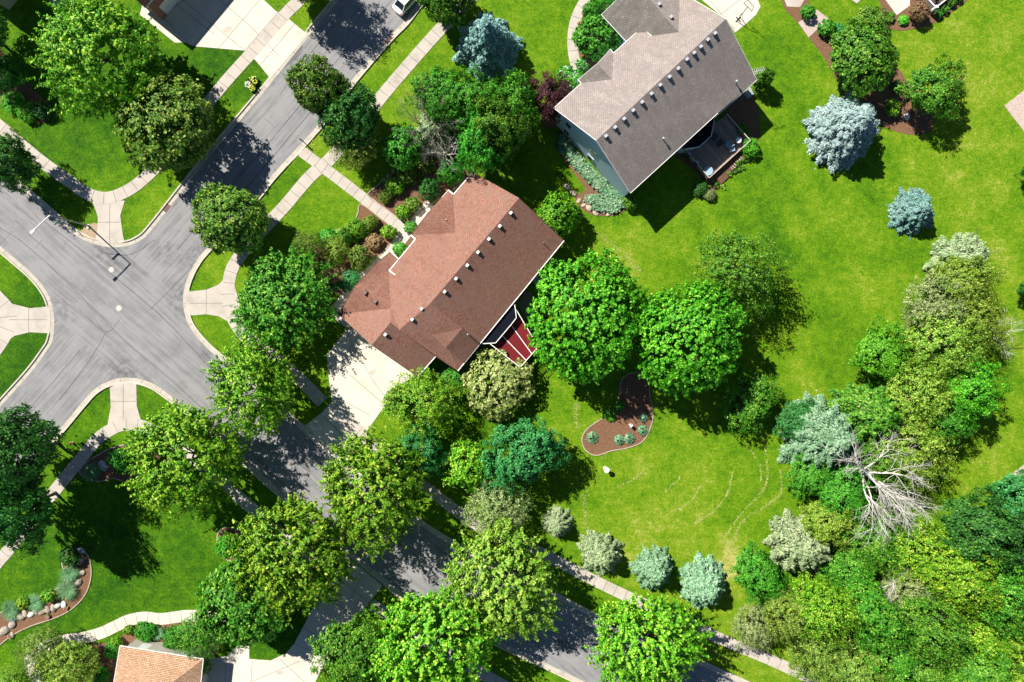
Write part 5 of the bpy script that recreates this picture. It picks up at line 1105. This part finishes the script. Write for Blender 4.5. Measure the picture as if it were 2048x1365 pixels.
 ('shrub', 48, 1205, 13, 1.0, 'lime', 'globe_shrub', 'small yellow green shrub at the inner edge of the serpentine bed', 'shrub', None),
 ('bush', 458, 1090, 24, 2.8, 'vivid', 'leafy_shrub', 'vivid green round shrub in its own edging beside the linden', 'shrub', None),
 ('feather', 88, 1298, 44, 5.5, 'birch', 'birch_tree', 'light birch over the end of the curved path', 'tree', None),
 ('feather', 140, 1335, 58, 5.5, 'yellow', 'birch_tree', 'yellow green tree at the bottom left beside the tan house', 'tree', None),
 ('feather', 30, 1375, 44, 5.5, 'yellow', 'birch_tree', 'yellow green tree in the bottom left corner', 'tree', None),
 ('bush', 225, 1300, 16, 1.3, 'kelly', 'leafy_shrub', 'green shrub at the top corner of the tan roof', 'shrub', None),
 ('bush', 232, 1287, 14, 1.2, 'lime', 'leafy_shrub', 'light green shrub beside the curved path above the tan roof', 'shrub', None),
 ('shrub', 258, 1260, 9, .9, 'lime', 'globe_shrub', 'small round light shrub beneath the bend of the curved path', 'shrub', None),
 ('bush', 292, 1262, 20, 1.3, 'kelly', 'leafy_shrub', 'green shrub between curved path and cream porch', 'shrub', None),
 ('bush', 350, 1275, 20, 2.2, 'kelly', 'leafy_shrub', 'green shrub at the right of the cream porch', 'shrub', None),
 ('feather', 395, 1275, 46, 3.6, 'green', 'leafy_shrub', 'spreading green shrub between the round tree and the tan roof', 'shrub', None),
 ('bush', 398, 1330, 24, 3.0, 'green', 'leafy_shrub', 'green shrub overhanging the right corner of the tan roof', 'shrub', None),
 ('bush', 200, 1352, 20, 1.3, 'kelly', 'leafy_shrub', 'dark green low shrub left of the tan house', 'shrub', None),
 # grey house
 ('bush', 1500, 296, 18, 1.4, 'vivid', 'leafy_shrub', 'bright green shrub outside the far corner of the grey deck', 'shrub', None),
 ('bush', 1484, 262, 14, 1.3, 'kelly', 'leafy_shrub', 'green shrub along the right rail of the grey deck', 'shrub', None),
 ('bush', 1400, 378, 14, 1.0, 'dark', 'leafy_shrub', 'dark shrub in front of the near corner of the grey deck', 'shrub', None),
 ('bush', 1420, 390, 12, .9, 'straw', 'leafy_shrub', 'straw coloured plant in front of the grey deck', 'shrub', None),
 ('bush', 1260, 405, 16, 1.4, 'olive', 'leafy_shrub', 'olive shrub at the rear corner of the grey house', 'shrub', None),
]
for tr in TREES:
    if tr[3] > 1: plant(*tr)
# ornamental grasses
for px, py, r, lab in ((184, 945, 19, 'blue green grass mound in the small bed at the pavement'), (139, 1148, 20, 'grass mound below the dark shrub in the serpentine bed'), (133, 1182, 22, 'largest grass mound at the bend of the serpentine bed'), (70, 1207, 20, 'grass mound in the middle of the serpentine bed'), (20, 1222, 20, 'grass mound near the left edge in the serpentine bed'), (316, 1268, 14, 'grass mound in the bed above the cream porch'), (1205, 28, 12, 'spiky grass between path and shrub at the top')):
    plant('grass', px, py, r, .9, 'grassy', 'ornamental_grass', lab, 'ornamental grass', part='blades')
# hostas of the kidney bed
for px, py, r, lab in ((1184, 876, 14, 'grey green hosta alone at the left of the kidney bed'), (1239, 881, 12, 'left one of the two touching hostas in the kidney bed'), (1259, 877, 12, 'right one of the two touching hostas in the kidney bed'), (1286, 862, 12, 'hosta at the right edge of the kidney bed'), (1288, 836, 11, 'hosta in shadow near the right edge of the kidney bed')):
    plant('hosta', px, py, r, .5, 'hosta', 'hosta', lab, 'hosta', 'hostas in the kidney bed', part='leaves')
plant('globe', 1220, 831, 12, .5, 'vivid', 'low_shrub', 'bright green clump at the upper left edge of the kidney bed', 'shrub'); plant('globe', 1238, 812, 12, .7, 'kelly', 'low_shrub', 'shaded green clump near the neck of the kidney bed', 'shrub')
plant('globe', 1807, 41, 11, .6, 'vivid', 'low_shrub', 'bright green leafy clump below the top right patio', 'shrub'); plant('globe', 1668, 84, 9, .5, 'cream', 'low_shrub', 'pale leafy clump beside the dense round tree', 'shrub')
# hosta ground cover round the grey house and pachysandra: nobody could count the leaves
def cover(name, poly, n, hgt, mname, label, seed, lf=.24):
    r = random.Random(seed); pts = [tuple(P(x, y)[:2]) for x, y in poly]; xs = [p[0] for p in pts]; ys = [p[1] for p in pts]; out = []
    def inside(x, y):
        c = False
        for i in range(len(pts)):
            (x1, y1), (x2, y2) = pts[i - 1], pts[i]
            if (y1 > y) != (y2 > y) and x < (x2 - x1) * (y - y1) / (y2 - y1) + x1: c = not c
        return c
    while len(out) < n:
        x, y = r.uniform(min(xs), max(xs)), r.uniform(min(ys), max(ys))
        if inside(x, y):
            for _ in range(14): out.append((x + r.gauss(0, .16), y + r.gauss(0, .16), .1 + hgt * r.random()))
    p = np.array(out); g = np.random.default_rng(seed); nn = g.normal(size=p.shape) * .45; nn[:, 2] = 1
    o = link(name, quads(name, p, nn, lf * g.uniform(.6, 1.3, len(p)), 1.4, None, seed), None, L[mname]); tag(o, label, 'ground cover', kind='stuff')
cover('ground_cover', [(1122, 270), (1165, 325), (1245, 398), (1260, 412), (1230, 408), (1195, 378), (1150, 335), (1118, 300)], 5200, .45, 'hosta', 'pale green hostas massed along the blue wall of the grey house', 5)
cover('ground_cover', [(1168, 395), (1210, 390), (1245, 395), (1255, 410), (1225, 425), (1190, 420)], 2600, .4, 'sageblue', 'blue green ground cover inside the curved stone border', 6)
cover('ground_cover', [(640, 470), (690, 462), (720, 455), (740, 470), (700, 490), (650, 495)], 1500, .4, 'lime', 'light green perennials in the front garden bed', 7)
cover('ground_cover', [(640, 535), (660, 520), (700, 555), (690, 585), (655, 572)], 800, .25, 'teal', 'creeping evergreen at the left tip of the front garden', 8)
cover('ground_cover', [(770, 360), (830, 322), (880, 318), (860, 350), (800, 385), (765, 400)], 1800, .4, 'birch', 'leafy perennials above the front walk', 9)
cover('ground_cover', [(280, 1255), (400, 1250), (430, 1275), (350, 1285), (290, 1275)], 1300, .35, 'green', 'mixed green perennials between the curved path and the tan house', 10)
cover('ground_cover', [(1380, 345), (1410, 372), (1440, 362), (1500, 300), (1515, 305), (1440, 385), (1405, 395)], 500, .25, 'olive', 'thin plants along the rail of the grey deck', 11)
# white hydrangeas
def hydrangea(px, py, r, h, label):
    o = plant('shrub', px, py, r, h, 'kelly', 'hydrangea', label, 'hydrangea', 'white hydrangeas'); g = np.random.default_rng(int(px)); c = []
    for _ in range(34):
        a, q = g.random() * 6.28, np.sqrt(g.random()) * 1.45; x0, y0 = cos(a) * q, sin(a) * q; z0 = 1.25 + .95 * np.sqrt(max(0, 1 - (q / 1.5) ** 2))
        for _ in range(26): d = g.normal(size=3); d /= np.linalg.norm(d); c.append((x0 + d[0] * .15, y0 + d[1] * .15, z0 + abs(d[2]) * .16))
    c = np.array(c); n_ = g.normal(size=c.shape) * .5; n_[:, 2] = 1; link('flower_heads', quads('flower_heads', c, n_, .12, 1.1, None, 4), o, L['flower'])
hydrangea(1132, 150, 17, 1.5, 'white hydrangea nearest the end of the curved path'); hydrangea(1150, 158, 16, 1.6, 'white hydrangea against the wall of the grey house'); hydrangea(1142, 166, 14, 1.4, 'white hydrangea touching the plum coloured tree')
hydrangea(1165, 130, 13, 1.3, 'white hydrangea between the big round shrub and the roof')
# flower clump at the mailbox
def flowers(px, py, r, mname, label, seed, n=260, hgt=.5):
    g = np.random.default_rng(seed); o = empty('flower_clump', P(px, py)); a = g.random(n) * 6.28; q = np.sqrt(g.random(n)) * r / S
    p = np.stack([np.cos(a) * q, np.sin(a) * q, .08 + hgt * g.random(n)], 1); nn = g.normal(size=p.shape) * .4; nn[:, 2] = 1
    link('foliage', quads('foliage', p, nn, .16, 1.6, None, seed), o, L['green']); m_ = n // 3; p2 = p[:m_] + np.array([0, 0, .14]); link('blossoms', quads('blossoms', p2, nn[:m_], .15, 1.1, None, seed + 1), o, L[mname]); return tag(o, label, 'flowers')
flowers(509, 164, 9, 'yflower', 'clump of yellow flowers around the mailbox at the upper kerb', 1); flowers(500, 172, 7, 'flower', 'clump of white flowers left of the mailbox', 2); flowers(507, 180, 6, 'yflower', 'small yellow flower clump between mailbox and kerb', 3)
for i, (px, py) in enumerate(((135, 1216), (98, 1232), (22, 1272))): flowers(px, py, 4, 'pink', ('pink flowers at the outer bend of the serpentine bed', 'pink flowers below the stones of the serpentine bed', 'pink flowers near the left edge of the serpentine bed')[i], 20 + i, 60, .2)
# ---------------- stones ----------------
def stone(px, py, r, label, group=None, col=None, hh=.6, seed=0):
    g = random.Random(seed + int(px * 7 + py)); bm = bmesh.new(); bmesh.ops.create_icosphere(bm, subdivisions=2, radius=1)
    ax = [Vector((g.gauss(0, 1), g.gauss(0, 1), g.gauss(0, 1))).normalized() for _ in range(5)]
    for v in bm.verts:
        k = 1 + sum(.12 * max(0, v.co.normalized().dot(a)) ** 3 for a in ax) - .1 * g.random(); v.co = Vector((v.co.x * k * r / S * g.uniform(.97, 1.03) * 1.25, v.co.y * k * r / S * .85, v.co.z * k * r / S * hh))
    me = bpy.data.meshes.new('boulder'); bm.to_mesh(me); bm.free(); me.materials.append(col or M_stone); o = bpy.data.objects.new('boulder', me); C.objects.link(o); o.location = P(px, py, .08); o.rotation_euler = (0, 0, g.uniform(0, 3)); return tag(o, label, 'stone', group)
M_st2 = mat_noise('tan_stone', (.30, .24, .18), (.52, .45, .36), 3); M_st3 = mat_noise('blue_stone', (.22, .25, .29), (.42, .46, .5), 3); M_st4 = mat_noise('white_stone', (.6, .58, .52), (.75, .73, .68), 3)
SG = 'stones lining the serpentine bed'
for i, (px, py, r, c, lab) in enumerate(((8, 1262, 9, M_stone, 'grey boulder at the left edge of the serpentine bed'), (25, 1248, 8, M_stone, 'flat grey boulder beside the blue grey one'), (25, 1270, 5, M_st2, 'small tan stone below the flat grey boulder'), (26, 1238, 7, M_st3, 'blue grey boulder in the serpentine bed'), (40, 1233, 8, M_st2, 'rust tan boulder in the serpentine bed'), (51, 1228, 6, M_st2, 'pale tan stone right of the rust tan boulder'), (62, 1230, 6, M_st4, 'whitest stone in the serpentine bed'), (73, 1224, 6, M_stone, 'grey stone right of the white one'), (84, 1223, 7, M_st2, 'tan stone in the middle of the stone row'), (95, 1220, 7, M_st2, 'tan stone right of the middle of the row'), (107, 1216, 7, M_stone, 'grey stone near the bend of the row'), (116, 1211, 6, M_st4, 'pale stone near the bend of the row'), (128, 1209, 6, M_st4, 'pale stone at the bend of the row'), (158, 1165, 7, M_stone, 'long grey stone on the right side of the bed'), (163, 1146, 6, M_st2, 'tan stone above the long grey one'), (162, 1122, 6, M_stone, 'dark stone at the upper right of the bed'), (163, 1102, 7, M_st3, 'blue grey stone at the very top of the bed'))): stone(px, py, r, lab, SG, c, .6, i)
stone(1813, 233, 7, 'round white stone on the upper right mulch island', None, M_st4); stone(206, 931, 9, 'blue grey boulder beside the grass mound at the pavement', None, M_st3)
SB = 'stones of the curved border by the grey house'
for i, (px, py, r, lab) in enumerate(((1134, 374, 8, 'pale stone farthest left of the curved border'), (1147, 387, 8, 'pale stone second from the left of the curved border'), (1158, 402, 6, 'tan stone at the left bend of the border'), (1167, 411, 5, 'small stone just below the left bend'), (1178, 416, 8, 'long pale stone at the bottom left of the border'), (1191, 426, 7, 'lowest tan stone of the border'), (1205, 423, 6, 'round tan stone near the bottom of the border'), (1217, 429, 5, 'small stone right of the bottom of the border'), (1230, 418, 5, 'small stone on the right rise of the border'), (1240, 412, 5, 'last stone of the border nearest the wall'))): stone(px, py, r * .8, lab, SB, M_st2, .35, i)
for i, (px, py) in enumerate(((768, 362), (778, 353), (788, 345), (800, 340), (812, 333), (823, 327))): stone(px, py, 5, ('pale edging stone lowest in the arc above the front walk', 'second edging stone of the arc above the front walk', 'third edging stone of the arc above the front walk', 'fourth edging stone of the arc above the front walk', 'fifth edging stone of the arc above the front walk', 'topmost edging stone of the arc above the front walk')[i], 'edging stones above the front walk', M_st2, .5, i)
stone(177, 456, 3, 'white stone on the soil patch at the street lamp', None, M_st4)
# ---------------- dead trees and bare branches ----------------
def deadtree(px, py, h, spread, label, seed, lean=(0, 0), n0=6, depth=4, r0=.26, azs=None, name='dead_tree', z0=.25, mat=None, fine=True):
    r = random.Random(seed); o = empty(name, P(px, py)); tm = MB(); bm_ = MB(); top = Vector((lean[0], lean[1], h * .55)); tm.tube([(0, 0, -.1), top * .5, top], [r0, r0 * .8, r0 * .6], 8); tm.build('trunk', mat or M_deadbark, o)
    def grow(p, d, l_, rad, k):
        pts = [p]; q = p
        for i in range(4):
            d = (d + Vector((r.gauss(0, .13), r.gauss(0, .13), r.gauss(0, .08) + .015))).normalized(); q = q + d * l_ / 4; pts.append(q)
        bm_.tube(pts, [rad * (1 - .17 * i) for i in range(5)], 5 if k > 2 else 3, cap=False)
        if k > 0:
            nb = r.randint(4, 6)
            for j in range(nb):
                t_ = r.uniform(.25, 1) if j else 1; i = min(3, int(t_ * 4)); b0 = pts[i].lerp(pts[i + 1], t_ * 4 - i) if t_ < 1 else pts[4]
                d2 = (d + Vector((r.gauss(0, .55), r.gauss(0, .55), r.gauss(0, .22)))).normalized(); grow(b0, d2, l_ * r.uniform(.5, .75), rad * .45, k - 1)
    azs = azs or [2 * pi * i / n0 + r.uniform(-.3, .3) for i in range(n0)]
    for i, a in enumerate(azs):
        s_ = top * r.uniform(.65, 1); d = Vector((cos(a), sin(a), r.uniform(.15, .6))).normalized(); grow(s_, d, spread * r.uniform(.5, .66), r0 * .5, depth - 1)
    bm_.build('branches', mat or M_deadbark, o); return tag(o, label, 'dead tree')
D = radians
deadtree(1676, 926, 12, 7.4, 'big pale dead tree with spreading bare branches at the lower right', 4, (.8, -.3), azs=[D(20), D(2), D(-18), D(-38), D(-55), D(-75), D(60), D(150), D(-105)], depth=4, r0=.34)
deadtree(1765, 1120, 8.5, 5, 'half dead grey tree with bare branches inside the wood', 8, (.5, -.4), azs=[D(-20), D(-50), D(-80), D(10), D(200)], depth=4, r0=.2)
deadtree(1945, 668, 5.5, 4, 'bare grey branches reaching over the right lawn from the belt', 9, (.3, 0), azs=[D(30), D(5), D(-20), D(70)], depth=3, r0=.16)
deadtree(1850, 600, 7, 4, 'grey twigs breaking through the upper belt', 10, (0, 0), azs=[D(150), D(100), D(210), D(20), D(300)], depth=3, r0=.16)
deadtree(872, 272, 8.5, 5.0, 'twiggy dying pine in the thicket above the red brown house', 12, (0, 0), n0=10, depth=4, r0=.2, mat=mat_noise('grey_twigs', (.16, .14, .11), (.32, .29, .25), 4))
deadtree(893, 318, 5.5, 3.2, 'bare grey shrub at the top corner of the red brown house', 13, (0, 0), n0=7, depth=3, r0=.13)
deadtree(1480, 560, 7.5, 2.5, 'grey twigs showing in the fine leaved tree on the back lawn', 14, n0=6, depth=3, r0=.12)
